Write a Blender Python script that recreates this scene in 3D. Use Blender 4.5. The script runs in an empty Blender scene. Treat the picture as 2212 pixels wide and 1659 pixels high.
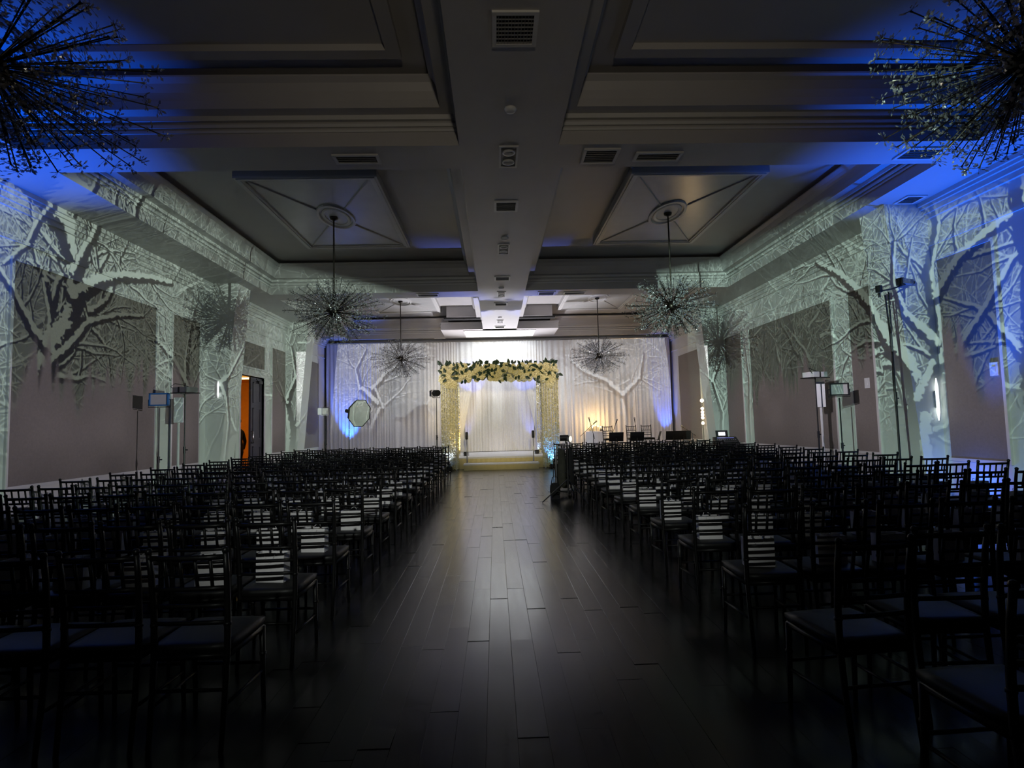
import bpy, math, random
import numpy as np
from mathutils import Vector, Matrix, Euler

S = bpy.context.scene
C = S.collection
PI = math.pi

# ------------------------------------------------------------------ camera
cam = bpy.data.cameras.new('camera')
cam.sensor_fit = 'HORIZONTAL'; cam.sensor_width = 36.0
cam.lens = 36.0 * 1240.0 / 2212.0
cam.clip_start = 0.05; cam.clip_end = 200
camo = bpy.data.objects.new('camera', cam); C.objects.link(camo)
# camera axes in the room (X right, Y towards the stage, Z up)
_X = Vector((0.99927685, -0.02927113, -0.02426875))       # image right
_Dn = Vector((-0.02218395, 0.06955914, -0.99733114))      # image down
_Fw = Vector((0.03088112, 0.9971483, 0.06885948))         # view direction
camo.matrix_world = Matrix(((_X.x, -_Dn.x, -_Fw.x, 0.0), (_X.y, -_Dn.y, -_Fw.y, 0.0),
                            (_X.z, -_Dn.z, -_Fw.z, 1.47), (0, 0, 0, 1)))
S.camera = camo

# ------------------------------------------------------------------ world, exposure
W = bpy.data.worlds.new('world'); S.world = W; W.use_nodes = True
W.node_tree.nodes['Background'].inputs['Color'].default_value = (0.5, 0.45, 0.55, 1)
W.node_tree.nodes['Background'].inputs['Strength'].default_value = 0.0
vs = S.view_settings
vs.view_transform = 'Standard'; vs.look = 'None'; vs.gamma = 1.0; vs.exposure = 0.0
vs.use_curve_mapping = False
S.cycles.use_denoising = True
S.cycles.max_bounces = 4; S.cycles.diffuse_bounces = 2; S.cycles.glossy_bounces = 2
S.cycles.use_adaptive_sampling = True; S.cycles.adaptive_threshold = 0.045; S.cycles.adaptive_min_samples = 20
S.cycles.transmission_bounces = 3; S.cycles.transparent_max_bounces = 4
S.cycles.sample_clamp_indirect = 4.0
S.cycles.caustics_reflective = False; S.cycles.caustics_refractive = False

# ------------------------------------------------------------------ room numbers
XL, XR = -6.9, 7.4            # side walls
XC = 0.255                    # axis of the hall
ZS = 5.02                     # underside of the beams and soffits
YF, YB = -3.5, 24.0           # wall behind the camera, wall behind the drape
BX0, BX1 = -0.38, 0.89        # centre beam
SX0, SX1 = -5.85, 6.38        # inner edges of the side soffits
BAYS = [(-0.2, 7.1), (7.76, 15.14), (15.82, 23.2)]
YD = 23.45                    # backdrop

# ------------------------------------------------------------------ lights
def aim(o, target):
    d = (Vector(target) - o.location).normalized()
    o.rotation_euler = d.to_track_quat('-Z', 'Y').to_euler()

def spot(name, loc, target, power, color, deg, blend=0.5, radius=0.05):
    l = bpy.data.lights.new(name, 'SPOT')
    l.energy = power; l.color = color; l.spot_size = math.radians(deg); l.spot_blend = blend
    l.shadow_soft_size = radius
    o = bpy.data.objects.new(name, l); C.objects.link(o); o.location = loc
    aim(o, target); return o

def point(name, loc, power, color, radius=0.05):
    l = bpy.data.lights.new(name, 'POINT'); l.energy = power; l.color = color; l.shadow_soft_size = radius
    o = bpy.data.objects.new(name, l); C.objects.link(o); o.location = loc; return o

# warm follow spot from behind the camera on the flower arch
spot('arch_spotlight', (0.6, -2.6, 3.3), (0.2, 19.2, 2.3), 5600, (1.0, 0.82, 0.4), 14, 0.6, 0.06)
# added warm fill for the arch spot's spill on beams facing the camera
spot('beam_spill_fill', (0.25, -3.1, 3.0), (0.25, 8.0, 5.4), 230, (1.0, 0.88, 0.68), 60, 1.0, 0.15)
# blue uplights standing on the floor by the side walls
spot('blue_uplight_right', (6.9, 8.45, 0.2), (6.4, 7.9, 5.0), 1700, (0.004, 0.11, 1.0), 52, 1.0, 0.05)
spot('blue_uplight_left', (-6.5, 7.1, 0.2), (-6.1, 7.1, 5.0), 1700, (0.004, 0.11, 1.0), 50, 1.0, 0.05)
# white fill spot added behind the camera to light the bags and seating
spot('seating_fill', (-0.6, -3.0, 3.9), (0.2, 11.5, 0.3), 1350, (0.94, 1.0, 0.92), 42, 1.0, 0.1)
# blue uplights at the foot of the drape
spot('blue_drape_light_left', (-5.85, 22.98, 0.45), (-5.88, 23.4, 2.2), 520, (0.03, 0.15, 1.0), 50, 0.6, 0.04)
spot('blue_drape_light_right', (6.9, 22.95, 0.45), (7.05, 23.4, 2.2), 260, (0.06, 0.16, 1.0), 40, 0.6, 0.04)
spot('blue_wall_light_left', (-6.3, 20.6, 0.3), (-6.85, 22.2, 2.0), 160, (0.05, 0.14, 1.0), 90, 0.8, 0.04)
spot('blue_wall_light_right', (6.9, 20.8, 0.3), (7.4, 22.2, 1.4), 200, (0.05, 0.14, 1.0), 90, 0.8, 0.04)
# blue washes standing on the stage, thrown up over the ceiling of the last bay
spot('blue_ceiling_wash_left', (-0.9, 21.6, 0.5), (-1.5, 16.9, 5.7), 650, (0.08, 0.16, 1.0), 34, 0.5, 0.04)
spot('blue_ceiling_wash_right', (1.35, 21.6, 0.5), (2.0, 16.9, 5.7), 650, (0.08, 0.16, 1.0), 34, 0.5, 0.04)
spot('blue_drape_wash_left', (-1.05, 22.6, 0.5), (-1.15, 22.95, 2.2), 26, (0.12, 0.2, 1.0), 40, 0.7, 0.04)
spot('blue_header_wash_left', (-0.7, 20.2, 3.1), (-0.95, 22.95, 3.35), 150, (0.16, 0.24, 1.0), 28, 0.4, 0.04)
spot('blue_header_wash_right', (1.0, 20.2, 3.1), (1.3, 22.95, 3.35), 150, (0.16, 0.24, 1.0), 28, 0.4, 0.04)
spot('blue_drape_wash_right', (1.38, 22.6, 0.5), (1.42, 22.95, 2.4), 48, (0.12, 0.2, 1.0), 44, 0.7, 0.04)
# white fill added at stage level to brighten the last bay's ceiling
spot('last_bay_fill', (0.25, 21.7, 0.55), (0.25, 20.2, 5.6), 1400, (0.92, 0.9, 1.0), 84, 0.6, 0.1)
# soft pinkish fill added under the ceiling to brighten the drape
spot('drape_fill_left', (-2.2, 14.6, 4.7), (-2.6, 23.4, 2.0), 320, (1.0, 0.88, 0.95), 62, 0.9, 0.25)
spot('drape_fill_right', (2.7, 14.6, 4.7), (3.1, 23.4, 2.0), 350, (1.0, 0.88, 0.95), 62, 0.9, 0.25)

# ---- slide projectors: forest pictures thrown on the walls and the drape
rng = np.random.default_rng(7)

def smooth_noise(h, w, cell, rg):
    gh, gw = int(h / cell) + 3, int(w / cell) + 3
    g = rg.random((gh, gw))
    y = np.arange(h) / cell; x = np.arange(w) / cell
    yi = y.astype(int); xi = x.astype(int)
    fy = (y - yi)[:, None]; fx = (x - xi)[None, :]
    fy = fy * fy * (3 - 2 * fy); fx = fx * fx * (3 - 2 * fx)
    a = g[yi][:, xi]; b = g[yi][:, xi + 1]; c = g[yi + 1][:, xi]; d = g[yi + 1][:, xi + 1]
    return a * (1 - fy) * (1 - fx) + b * (1 - fy) * fx + c * fy * (1 - fx) + d * fy * fx

class Forest:
    """a greyscale snowy forest drawn in metres on the plane it is thrown at"""
    def __init__(self, u0, u1, v0, v1, ppm, seed):
        self.u0, self.v0, self.ppm = u0, v0, ppm
        self.w = int((u1 - u0) * ppm); self.h = int((v1 - v0) * ppm)
        self.rg = np.random.default_rng(seed); self.rd = random.Random(seed)
        n = smooth_noise(self.h, self.w, ppm * 0.9, self.rg) * 0.6 + smooth_noise(self.h, self.w, ppm * 0.22, self.rg) * 0.4
        f = smooth_noise(self.h, self.w, 3.0, self.rg)
        self.rag = smooth_noise(self.h, self.w, 4.0, self.rg) - 0.5
        self.img = 0.30 + 0.26 * n + 0.10 * (f - 0.5)
    def stroke(self, p, q, r0, r1, val, rag=0.5):
        k = self.ppm
        x0, y0 = (p[0] - self.u0) * k, (p[1] - self.v0) * k
        x1, y1 = (q[0] - self.u0) * k, (q[1] - self.v0) * k
        a0, a1 = max(r0 * k, 0.6), max(r1 * k, 0.6)
        m = max(a0, a1) * 1.5 + 2
        xa, xb = int(max(0, min(x0, x1) - m)), int(min(self.w, max(x0, x1) + m + 1))
        ya, yb = int(max(0, min(y0, y1) - m)), int(min(self.h, max(y0, y1) + m + 1))
        if xa >= xb or ya >= yb: return
        Y, X = np.mgrid[ya:yb, xa:xb]
        dx, dy = x1 - x0, y1 - y0; L = dx * dx + dy * dy + 1e-6
        t = np.clip(((X - x0) * dx + (Y - y0) * dy) / L, 0, 1)
        d = np.hypot(X - x0 - t * dx, Y - y0 - t * dy)
        r = (a0 + (a1 - a0) * t) * (1 + rag * self.rag[ya:yb, xa:xb])
        s = np.clip(r - d + 0.5, 0, 1)
        im = self.img[ya:yb, xa:xb]; im += (val - im) * s
    def limb(self, pts, r0, r1, dark=0.05, snow=0.95):
        n = len(pts) - 1
        rs = [r0 + (r1 - r0) * i / n for i in range(n + 1)]
        for i in range(n):
            self.stroke(pts[i], pts[i + 1], rs[i], rs[i + 1], dark, 0.5)
        for i in range(n):
            d = Vector((pts[i + 1][0] - pts[i][0], pts[i + 1][1] - pts[i][1]))
            if d.length < 1e-6: continue
            nrm = Vector((-d.y, d.x)).normalized()
            if nrm.y < 0: nrm = -nrm
            if abs(nrm.y) < 0.35: nrm = Vector((-1, 0.2)).normalized()
            o = nrm * 0.55
            w = 0.52 if abs(nrm.y) > 0.5 else 0.36
            self.stroke((pts[i][0] + o.x * rs[i], pts[i][1] + o.y * rs[i]),
                        (pts[i + 1][0] + o.x * rs[i + 1], pts[i + 1][1] + o.y * rs[i + 1]),
                        rs[i] * w, rs[i + 1] * w, snow, 1.1)
    def grow(self, p, ang, r, depth, out, step=0.28):
        rd = self.rd; pts = [p]; n = rd.randint(4, 8) if depth else rd.randint(3, 5)
        a = ang; curl = rd.uniform(-0.12, 0.12); x, y = p; rr = r
        for i in range(n):
            a += rd.uniform(-0.3, 0.3) + curl
            x += math.cos(a) * step; y += math.sin(a) * step
            pts.append((x, y)); rr *= 0.86
            if depth > 0 and rd.random() < 0.75:
                self.grow((x, y), a + rd.choice((-1, 1)) * rd.uniform(0.4, 1.1), rr * 0.62, depth - 1, out, step * 0.85)
        out.append((depth, pts, r, rr * 0.7))
    def thicket(self, n, v0, v1, rmin, rmax, tone):
        rd = self.rd
        for i in range(n):
            out = []
            p = (self.u0 + rd.random() * self.w / self.ppm, rd.uniform(v0, v1))
            self.grow(p, rd.uniform(0.1, PI - 0.1), rd.uniform(rmin, rmax), 1, out, 0.22)
            lo = rd.uniform(*tone)
            for d, pts, r0, r1 in out: self.limb(pts, r0, r1, lo * 0.35, lo * 1.25)
    def tree(self, limbs, depth=3, dark=0.04, snow=1.0):
        """limbs: [(points, r0, r1)], twigs are grown from them"""
        allb = []
        for pts, r0, r1 in limbs:
            allb.append((9, pts, r0, r1))
            for i in range(1, len(pts)):
                rr = r0 + (r1 - r0) * i / (len(pts) - 1)
                a = math.atan2(pts[i][1] - pts[i - 1][1], pts[i][0] - pts[i - 1][0])
                for k in range(2):
                    self.grow(pts[i], a + self.rd.choice((-1, 1)) * self.rd.uniform(0.4, 1.2), rr * self.rd.uniform(0.3, 0.55), depth - 1, allb)
        for d, pts, r0, r1 in sorted(allb, key=lambda b: b[0]):
            self.limb(pts, r0, r1, dark, snow)

def projector(name, loc, axis, plane, forest, rgb, power, deg, target):
    """a spot light that throws the forest picture on the plane axis=plane"""
    f = forest; h, w = f.h, f.w
    col = rgb if rgb.ndim == 3 else rgb[:, :, None] * np.ones(3)
    v = f.v0 + (np.arange(h) + 0.5) / f.ppm; u = f.u0 + (np.arange(w) + 0.5) / f.ppm
    U, V = np.meshgrid(u, v)
    P = np.zeros((h, w, 3))
    if axis == 'X': P[..., 0] = plane; P[..., 1] = U
    else: P[..., 1] = plane; P[..., 0] = U
    P[..., 2] = V
    D = P - np.array(loc); r2 = (D ** 2).sum(-1)
    cs = np.abs(D[..., 0 if axis == 'X' else 1]) / np.sqrt(r2)
    comp = np.clip(r2 / np.maximum(cs, 0.25), 0, 600) / 300.0      # lens keystone and brightness correction
    px = np.ones((h, w, 4), np.float32); px[..., :3] = np.clip(col, 0, None) * comp[..., None]
    px[0, :, :3] = 0; px[-1, :, :3] = 0; px[:, 0, :3] = 0; px[:, -1, :3] = 0
    im = bpy.data.images.new(name + '_slide', w, h, float_buffer=True)
    im.colorspace_settings.name = 'Non-Color'
    im.pixels.foreach_set(px.ravel()); im.update(); im.pack()
    l = bpy.data.lights.new(name, 'SPOT'); l.energy = power * 3.0; l.spot_size = math.radians(deg); l.spot_blend = 0.05
    l.shadow_soft_size = 0.004
    o = bpy.data.objects.new(name, l); C.objects.link(o); o.location = loc; aim(o, target)
    l.use_nodes = True; nt = l.node_tree; N = nt.nodes; L = nt.links
    em = N['Emission']
    tc = N.new('ShaderNodeTexCoord'); mp = N.new('ShaderNodeMapping'); mp.vector_type = 'VECTOR'
    mp.inputs['Rotation'].default_value = o.rotation_euler
    L.new(tc.outputs['Normal'], mp.inputs['Vector'])
    sp = N.new('ShaderNodeSeparateXYZ'); L.new(mp.outputs['Vector'], sp.inputs[0])
    ia, iu = (0, 1) if axis == 'X' else (1, 0)
    def M(op, a, b):
        n = N.new('ShaderNodeMath'); n.operation = op
        for i, x in enumerate((a, b)):
            if isinstance(x, (int, float)): n.inputs[i].default_value = x
            else: L.new(x, n.inputs[i])
        return n.outputs[0]
    t = M('DIVIDE', plane - loc[ia], sp.outputs[ia])
    uu = M('MULTIPLY', M('ADD', M('MULTIPLY', t, sp.outputs[iu]), loc[iu] - f.u0), f.ppm / w)
    vv = M('MULTIPLY', M('ADD', M('MULTIPLY', t, sp.outputs[2]), loc[2] - f.v0), f.ppm / h)
    cb = N.new('ShaderNodeCombineXYZ'); L.new(uu, cb.inputs[0]); L.new(vv, cb.inputs[1])
    ti = N.new('ShaderNodeTexImage'); ti.image = im; ti.extension = 'CLIP'; ti.interpolation = 'Linear'
    L.new(cb.outputs[0], ti.inputs['Vector'])
    L.new(ti.outputs['Color'], em.inputs['Color'])
    return o

PANEL_L = [(8.35, 11.83), (12.45, 13.56), (17.95, 19.07)]     # fabric panels along the left wall
PANEL_R = [(8.1, 9.15), (10.88, 11.57), (12.2, 16.22), (16.8, 17.98)]
PZ0, PZ1 = 0.75, 4.0

def compose(f, panels, tint, seed, top):
    """tinted picture, soft lower edge with drips inside the fabric panels, soft upper edge"""
    rg = np.random.default_rng(seed)
    v = f.v0 + (np.arange(f.h) + 0.5) / f.ppm; u = f.u0 + (np.arange(f.w) + 0.5) / f.ppm
    U, V = np.meshgrid(u, v)
    g = np.clip(f.img, 0, 1.1)
    rgb = g[..., None] * np.array(tint)
    rgb = rgb * (0.75 + 0.25 * g[..., None])
    drip = smooth_noise(1, f.w, 0.5 * f.ppm, rg)[0] * 0.8 + smooth_noise(1, f.w, 0.09 * f.ppm, rg)[0] * 0.75
    edge = 1.45 + drip
    m = np.clip((V - edge[None, :]) / 0.45, 0, 1)
    inside = np.zeros_like(U, bool)
    for a, b in panels: inside |= (U > a - 0.02) & (U < b + 0.02) & (V < PZ1 + 0.02)
    hz = smooth_noise(f.h, f.w, f.ppm * 0.8, rg)
    flat = np.array((0.54, 0.51, 0.57)) * (0.8 + 0.4 * hz)[..., None] * np.clip(0.35 + V / 2.2, 0, 1)[..., None]
    k = np.where(inside, m, 1.0)[..., None]
    # towards the floor the picture loses contrast on the white strips as well
    k2 = np.clip((V - 0.2) / 2.2, 0.25, 1)[..., None]
    rgb = rgb * k2 + (1 - k2) * np.array(tint) * 0.55
    rgb = rgb * k + flat * (1 - k)
    tp = np.interp(U, [p[0] for p in top], [p[1] for p in top])
    rgb *= np.clip((tp - V) / 0.35 + 0.5, 0, 1)[..., None]
    rgb *= np.clip(V / 0.25, 0, 1)[..., None] * np.clip((U - 6.0) / 1.2, 0, 1)[..., None]
    return rgb

# left wall picture
fl = Forest(5.0, 22.6, 0.0, 7.2, 84, 11)
fl.thicket(150, 0.6, 5.6, 0.022, 0.05, (0.3, 0.85))
fl.thicket(60, 1.2, 5.0, 0.05, 0.09, (0.45, 0.95))
fl.tree([([(13.0, 0.2), (13.05, 1.2), (13.1, 2.2), (13.0, 3.0), (13.2, 3.9), (13.5, 4.6)], 0.20, 0.06),
         ([(13.1, 2.4), (12.5, 3.0), (12.0, 3.3), (11.5, 3.35)], 0.11, 0.04),
         ([(19.3, 0.2), (19.4, 1.4), (19.2, 2.3), (19.6, 3.2), (19.4, 4.2)], 0.22, 0.06),
         ([(19.2, 2.3), (18.5, 3.0), (18.2, 3.9)], 0.1, 0.03),
         ([(14.4, 0.3), (14.5, 1.6), (14.2, 2.6), (14.9, 3.4), (15.6, 4.3)], 0.12, 0.04)], 3)
fl.tree([([(8.75, 1.6), (8.85, 2.3), (9.1, 2.75), (9.45, 3.2), (9.6, 3.7), (9.55, 4.15), (9.3, 4.75), (8.75, 5.05), (8.2, 5.2), (7.5, 5.45)], 0.27, 0.16),
         ([(9.1, 2.7), (8.75, 3.0), (8.5, 3.3), (8.3, 3.6), (8.0, 3.9)], 0.12, 0.05),
         ([(9.0, 2.5), (9.5, 2.9), (9.9, 3.35), (10.6, 3.6), (11.4, 3.75)], 0.11, 0.05),
         ([(9.55, 3.7), (10.1, 4.1), (10.7, 4.35), (11.6, 4.55), (12.4, 4.65)], 0.17, 0.07),
         ([(9.55, 4.1), (9.9, 4.8), (9.9, 5.4), (10.3, 6.2)], 0.14, 0.06),
         ([(8.9, 5.0), (8.6, 4.3), (8.2, 3.9)], 0.09, 0.04)], 3)
rgbL = compose(fl, PANEL_L + [(15.75, 17.45)], (0.78, 1.0, 0.86), 3, [(5, 4.8), (7.6, 4.95), (8.6, 5.3), (10.5, 5.9), (22, 6.2)])
rgbL[:, (int((15.75 - 5.0) * 84)):(int((17.45 - 5.0) * 84)), :] *= 0.75
LWALL = projector('projector_light_left_wall', (6.9, 3.7, 2.6), 'X', XL, fl, rgbL, 1800, 115, (XL, 11.5, 2.6))

# right wall picture
fr = Forest(4.5, 21.5, 0.0, 7.2, 84, 23)
fr.thicket(200, 0.8, 5.6, 0.022, 0.055, (0.35, 0.95))
fr.thicket(70, 1.6, 5.2, 0.05, 0.09, (0.45, 1.0))
fr.tree([([(18.6, 0.2), (18.4, 1.6), (18.9, 2.6), (18.3, 3.4), (18.8, 4.4)], 0.16, 0.05),
         ([(16.5, 0.3), (16.5, 1.6), (16.4, 2.6), (16.6, 3.9)], 0.12, 0.05)], 3)
fr.tree([([(9.7, 0.2), (9.75, 1.0), (9.65, 1.7), (9.85, 2.2), (10.3, 2.7), (10.7, 3.3), (11.2, 3.9), (11.9, 4.5), (12.6, 4.9)], 0.30, 0.07),
         ([(9.6, 1.6), (9.3, 2.3), (9.25, 3.0), (9.35, 3.8), (9.1, 4.6), (9.2, 5.4)], 0.17, 0.08),
         ([(9.3, 2.6), (9.8, 3.1), (10.0, 3.7), (9.9, 4.4)], 0.12, 0.05),
         ([(9.2, 3.4), (8.7, 3.9), (8.2, 4.1), (7.5, 4.3), (6.6, 4.5)], 0.13, 0.07),
         ([(8.9, 2.4), (8.3, 3.0), (7.8, 3.6), (7.2, 4.0)], 0.10, 0.05),
         ([(7.55, 0.8), (7.6, 2.0), (7.5, 3.4), (7.6, 4.6), (7.4, 5.8)], 0.24, 0.14)], 3)
rgbR = compose(fr, PANEL_R, (0.7, 1.0, 0.87), 5, [(4.5, 4.45), (7.5, 4.6), (9.5, 4.85), (11.5, 5.6), (22, 6.2)])
RWALL = projector('projector_light_right_wall', (-2.4, 0.2, 3.55), 'X', XR, fr, rgbR, 1900, 120, (XR, 9.0, 2.6))

# drape picture, thrown by the two projectors on stands
fd = Forest(-6.9, 7.4, 0.3, 5.0, 84, 31)
fd.thicket(130, 0.8, 4.6, 0.025, 0.06, (0.4, 0.9))
fd.tree([([(-5.0, 0.3), (-4.95, 1.4), (-4.6, 2.2), (-4.9, 3.0), (-4.3, 3.7), (-3.3, 4.2), (-2.4, 4.3)], 0.20, 0.06),
         ([(-4.8, 2.4), (-5.4, 3.0), (-5.6, 3.8), (-5.2, 4.6)], 0.15, 0.06),
         ([(5.5, 0.3), (5.45, 1.5), (5.3, 2.4), (4.6, 3.1), (3.7, 3.5), (2.9, 4.2)], 0.22, 0.07),
         ([(5.3, 2.5), (6.0, 3.2), (6.2, 4.2)], 0.15, 0.06)], 3)
gd = np.clip(fd.img, 0, 1.1); gd = 0.06 + 0.94 * gd ** 1.2
ud = fd.u0 + (np.arange(fd.w) + 0.5) / fd.ppm
vd = fd.v0 + (np.arange(fd.h) + 0.5) / fd.ppm
fade = np.clip((vd - 0.9) / 1.6, 0.12, 1)[:, None]
rgbD = (gd * fade)[..., None] * np.array((0.96, 1.0, 1.0))
hl = np.clip((0.9 - ud) / 1.2 + 0.5, 0, 1)[None, :, None]
DL = projector('projector_light_drape_left', (-5.98, 11.72, 2.36), 'Y', YD, fd, rgbD * hl, 2000, 75, (-2.5, YD, 2.5))
DR = projector('projector_light_drape_right', (6.2, 11.36, 2.36), 'Y', YD, fd, rgbD * (1 - hl), 2000, 75, (3.6, YD, 2.5))

# ------------------------------------------------------------------ materials
def lin(c):
    return tuple(((x / 255) / 12.92 if x / 255 <= 0.04045 else ((x / 255 + 0.055) / 1.055) ** 2.4) for x in c)

def mat(name, col, rough=0.5, metal=0.0, spec=0.5, noise=0.0, nscale=8.0, bump=0.0, bscale=40.0, emit=None, estr=0.0, sheen=0.0, alpha=1.0):
    m = bpy.data.materials.new(name); m.use_nodes = True
    nt = m.node_tree; N = nt.nodes; L = nt.links; b = N['Principled BSDF']
    b.inputs['Base Color'].default_value = (*col, 1); b.inputs['Roughness'].default_value = rough
    b.inputs['Metallic'].default_value = metal; b.inputs['Specular IOR Level'].default_value = spec
    if alpha < 1: b.inputs['Alpha'].default_value = alpha
    if sheen: b.inputs['Sheen Weight'].default_value = sheen
    if emit: b.inputs['Emission Color'].default_value = (*emit, 1); b.inputs['Emission Strength'].default_value = estr
    tc = N.new('ShaderNodeTexCoord')
    if noise > 0:
        t = N.new('ShaderNodeTexNoise'); t.inputs['Scale'].default_value = nscale; t.inputs['Detail'].default_value = 4
        L.new(tc.outputs['Object'], t.inputs['Vector'])
        r = N.new('ShaderNodeMapRange'); r.inputs['From Min'].default_value = 0.3; r.inputs['From Max'].default_value = 0.7
        r.inputs['To Min'].default_value = 1 - noise; r.inputs['To Max'].default_value = 1 + noise
        L.new(t.outputs['Fac'], r.inputs['Value'])
        x = N.new('ShaderNodeMix'); x.data_type = 'RGBA'; x.blend_type = 'MULTIPLY'; x.inputs['Factor'].default_value = 1
        x.inputs['A'].default_value = (*col, 1); L.new(r.outputs['Result'], x.inputs['B'])
        L.new(x.outputs['Result'], b.inputs['Base Color'])
    if bump > 0:
        t = N.new('ShaderNodeTexNoise'); t.inputs['Scale'].default_value = bscale; t.inputs['Detail'].default_value = 3
        L.new(tc.outputs['Object'], t.inputs['Vector'])
        bp = N.new('ShaderNodeBump'); bp.inputs['Strength'].default_value = bump; bp.inputs['Distance'].default_value = 0.01
        L.new(t.outputs['Fac'], bp.inputs['Height']); L.new(bp.outputs['Normal'], b.inputs['Normal'])
    return m

M = {}
M['wall'] = mat('white_wall_paint', (0.72, 0.71, 0.69), 0.55, noise=0.03, nscale=2, bump=0.05)
M['fabric_panel'] = mat('taupe_fabric_panel', (0.235, 0.205, 0.185), 0.75, noise=0.06, nscale=30, bump=0.1, bscale=300)
M['ceiling'] = mat('ceiling_paint', (0.52, 0.5, 0.49), 0.45, noise=0.03, nscale=2, bump=0.04, bscale=20)
M['ceiling_panel'] = mat('ceiling_panel_satin_paint', (0.5, 0.5, 0.49), 0.28, noise=0.05, nscale=3, bump=0.05, bscale=3)
M['trim'] = mat('white_trim_paint', (0.68, 0.67, 0.65), 0.4, noise=0.02)
M['groove'] = mat('dark_groove', (0.05, 0.05, 0.05), 0.7, noise=0.05)
M['black_wood'] = mat('black_chair_lacquer', (0.005, 0.005, 0.0052), 0.4, spec=0.25, noise=0.1, nscale=30)
M['cushion'] = mat('black_vinyl_cushion', (0.009, 0.009, 0.0092), 0.5, spec=0.35, noise=0.12, nscale=30, bump=0.06, bscale=200)
M['bag'] = mat('white_paper_bag', (0.66, 0.64, 0.66), 0.6, noise=0.04, nscale=30)
M['bag_rope'] = mat('white_bag_cord', (0.62, 0.6, 0.62), 0.7, noise=0.05)
M['metal_dark'] = mat('dark_bronze_rod', (0.045, 0.038, 0.03), 0.35, 0.8, noise=0.1)
M['chrome'] = mat('brushed_chrome', (0.6, 0.6, 0.6), 0.3, 1.0, noise=0.05)
M['black_metal'] = mat('black_metal', (0.01, 0.01, 0.011), 0.45, noise=0.1)
M['black_plastic'] = mat('black_plastic', (0.012, 0.012, 0.013), 0.5, noise=0.1)
M['grey_plastic'] = mat('grey_plastic', (0.22, 0.22, 0.22), 0.45, noise=0.06)
M['white_plastic'] = mat('white_plastic', (0.72, 0.72, 0.72), 0.4, noise=0.04)
M['blue_plastic'] = mat('blue_frame_plastic', (0.03, 0.16, 0.38), 0.4, noise=0.05)
M['drape'] = mat('white_chiffon_drape', (0.74, 0.73, 0.75), 0.75, sheen=0.2, noise=0.05, nscale=20)
M['black_cloth'] = mat('black_cloth', (0.012, 0.012, 0.012), 0.9, noise=0.15, nscale=20)
M['olive_cloth'] = mat('dark_olive_cloth', (0.05, 0.05, 0.035), 0.9, noise=0.2, nscale=10)
M['stage_top'] = mat('white_stage_carpet', (0.7, 0.69, 0.7), 0.8, noise=0.06, nscale=30, bump=0.1, bscale=200)
M['skirt'] = mat('cream_stage_skirt', (0.66, 0.56, 0.27), 0.75, noise=0.05, nscale=10)
M['petal'] = mat('cream_petal', (0.82, 0.76, 0.46), 0.7, noise=0.08, nscale=20)
M['blossom'] = mat('cream_blossom', (0.86, 0.79, 0.46), 0.7, noise=0.08, nscale=12)
M['leaf'] = mat('dark_green_leaf', (0.02, 0.045, 0.018), 0.45, noise=0.25, nscale=15)
M['door'] = mat('dark_door_paint', (0.035, 0.033, 0.042), 0.4, noise=0.1, nscale=6)
M['corridor'] = mat('ochre_corridor_paint', (0.75, 0.36, 0.06), 0.6, noise=0.05)
M['vent'] = mat('dark_vent_slot', (0.03, 0.03, 0.03), 0.7, noise=0.1)
M['skin'] = mat('skin', (0.45, 0.26, 0.18), 0.5, noise=0.05)
M['hair'] = mat('dark_hair', (0.012, 0.009, 0.007), 0.5, noise=0.2)
M['screen_off'] = mat('diffusion_fabric', (0.5, 0.5, 0.46), 0.6, noise=0.04)
M['lamp_white'] = mat('lit_panel', (0.9, 0.9, 0.9), 0.5, emit=(0.93, 1.0, 1.0), estr=6.0, noise=0.01)
M['lamp_warm'] = mat('lit_warm_bulb', (1, 0.8, 0.5), 0.4, emit=(1.0, 0.72, 0.38), estr=26.0, noise=0.01)
M['lamp_corridor'] = mat('lit_corridor_lamp', (1, 0.8, 0.5), 0.4, emit=(1.0, 0.62, 0.18), estr=9.0, noise=0.01)
M['sconce_glow'] = mat('sconce_reflection_glow', (0.9, 0.95, 0.95), 0.3, emit=(0.9, 1.0, 0.98), estr=1.3, noise=0.01)  # projector reflection on the sconce glass, put in as emission
M['lamp_face'] = mat('lit_flash_face', (0.9, 0.9, 0.8), 0.3, emit=(1.0, 0.95, 0.7), estr=1.3, noise=0.01)
M['lamp_blue'] = mat('lit_blue_lens', (0.2, 0.4, 1), 0.3, emit=(0.03, 0.22, 1.0), estr=9.0, noise=0.01)
M['lamp_cyan'] = mat('lit_cyan_lens', (0.2, 0.6, 1), 0.3, emit=(0.12, 0.5, 1.0), estr=14.0, noise=0.01)
M['screen_on'] = mat('lit_screen', (0.8, 0.8, 0.8), 0.4, emit=(0.9, 0.95, 1.0), estr=1.3, noise=0.01)
M['screen_blue'] = mat('lit_blue_strip', (0.3, 0.3, 0.8), 0.4, emit=(0.3, 0.35, 1.0), estr=0.5, noise=0.01)
M['candle_wax'] = mat('candle_wax', (0.8, 0.72, 0.5), 0.5, noise=0.04)
M['flame'] = mat('candle_flame', (1, 0.8, 0.4), 0.5, emit=(1.0, 0.66, 0.25), estr=40.0, noise=0.01)
M['mullion'] = mat('printed_mark', (0.25, 0.25, 0.28), 0.6, noise=0.05)

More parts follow.
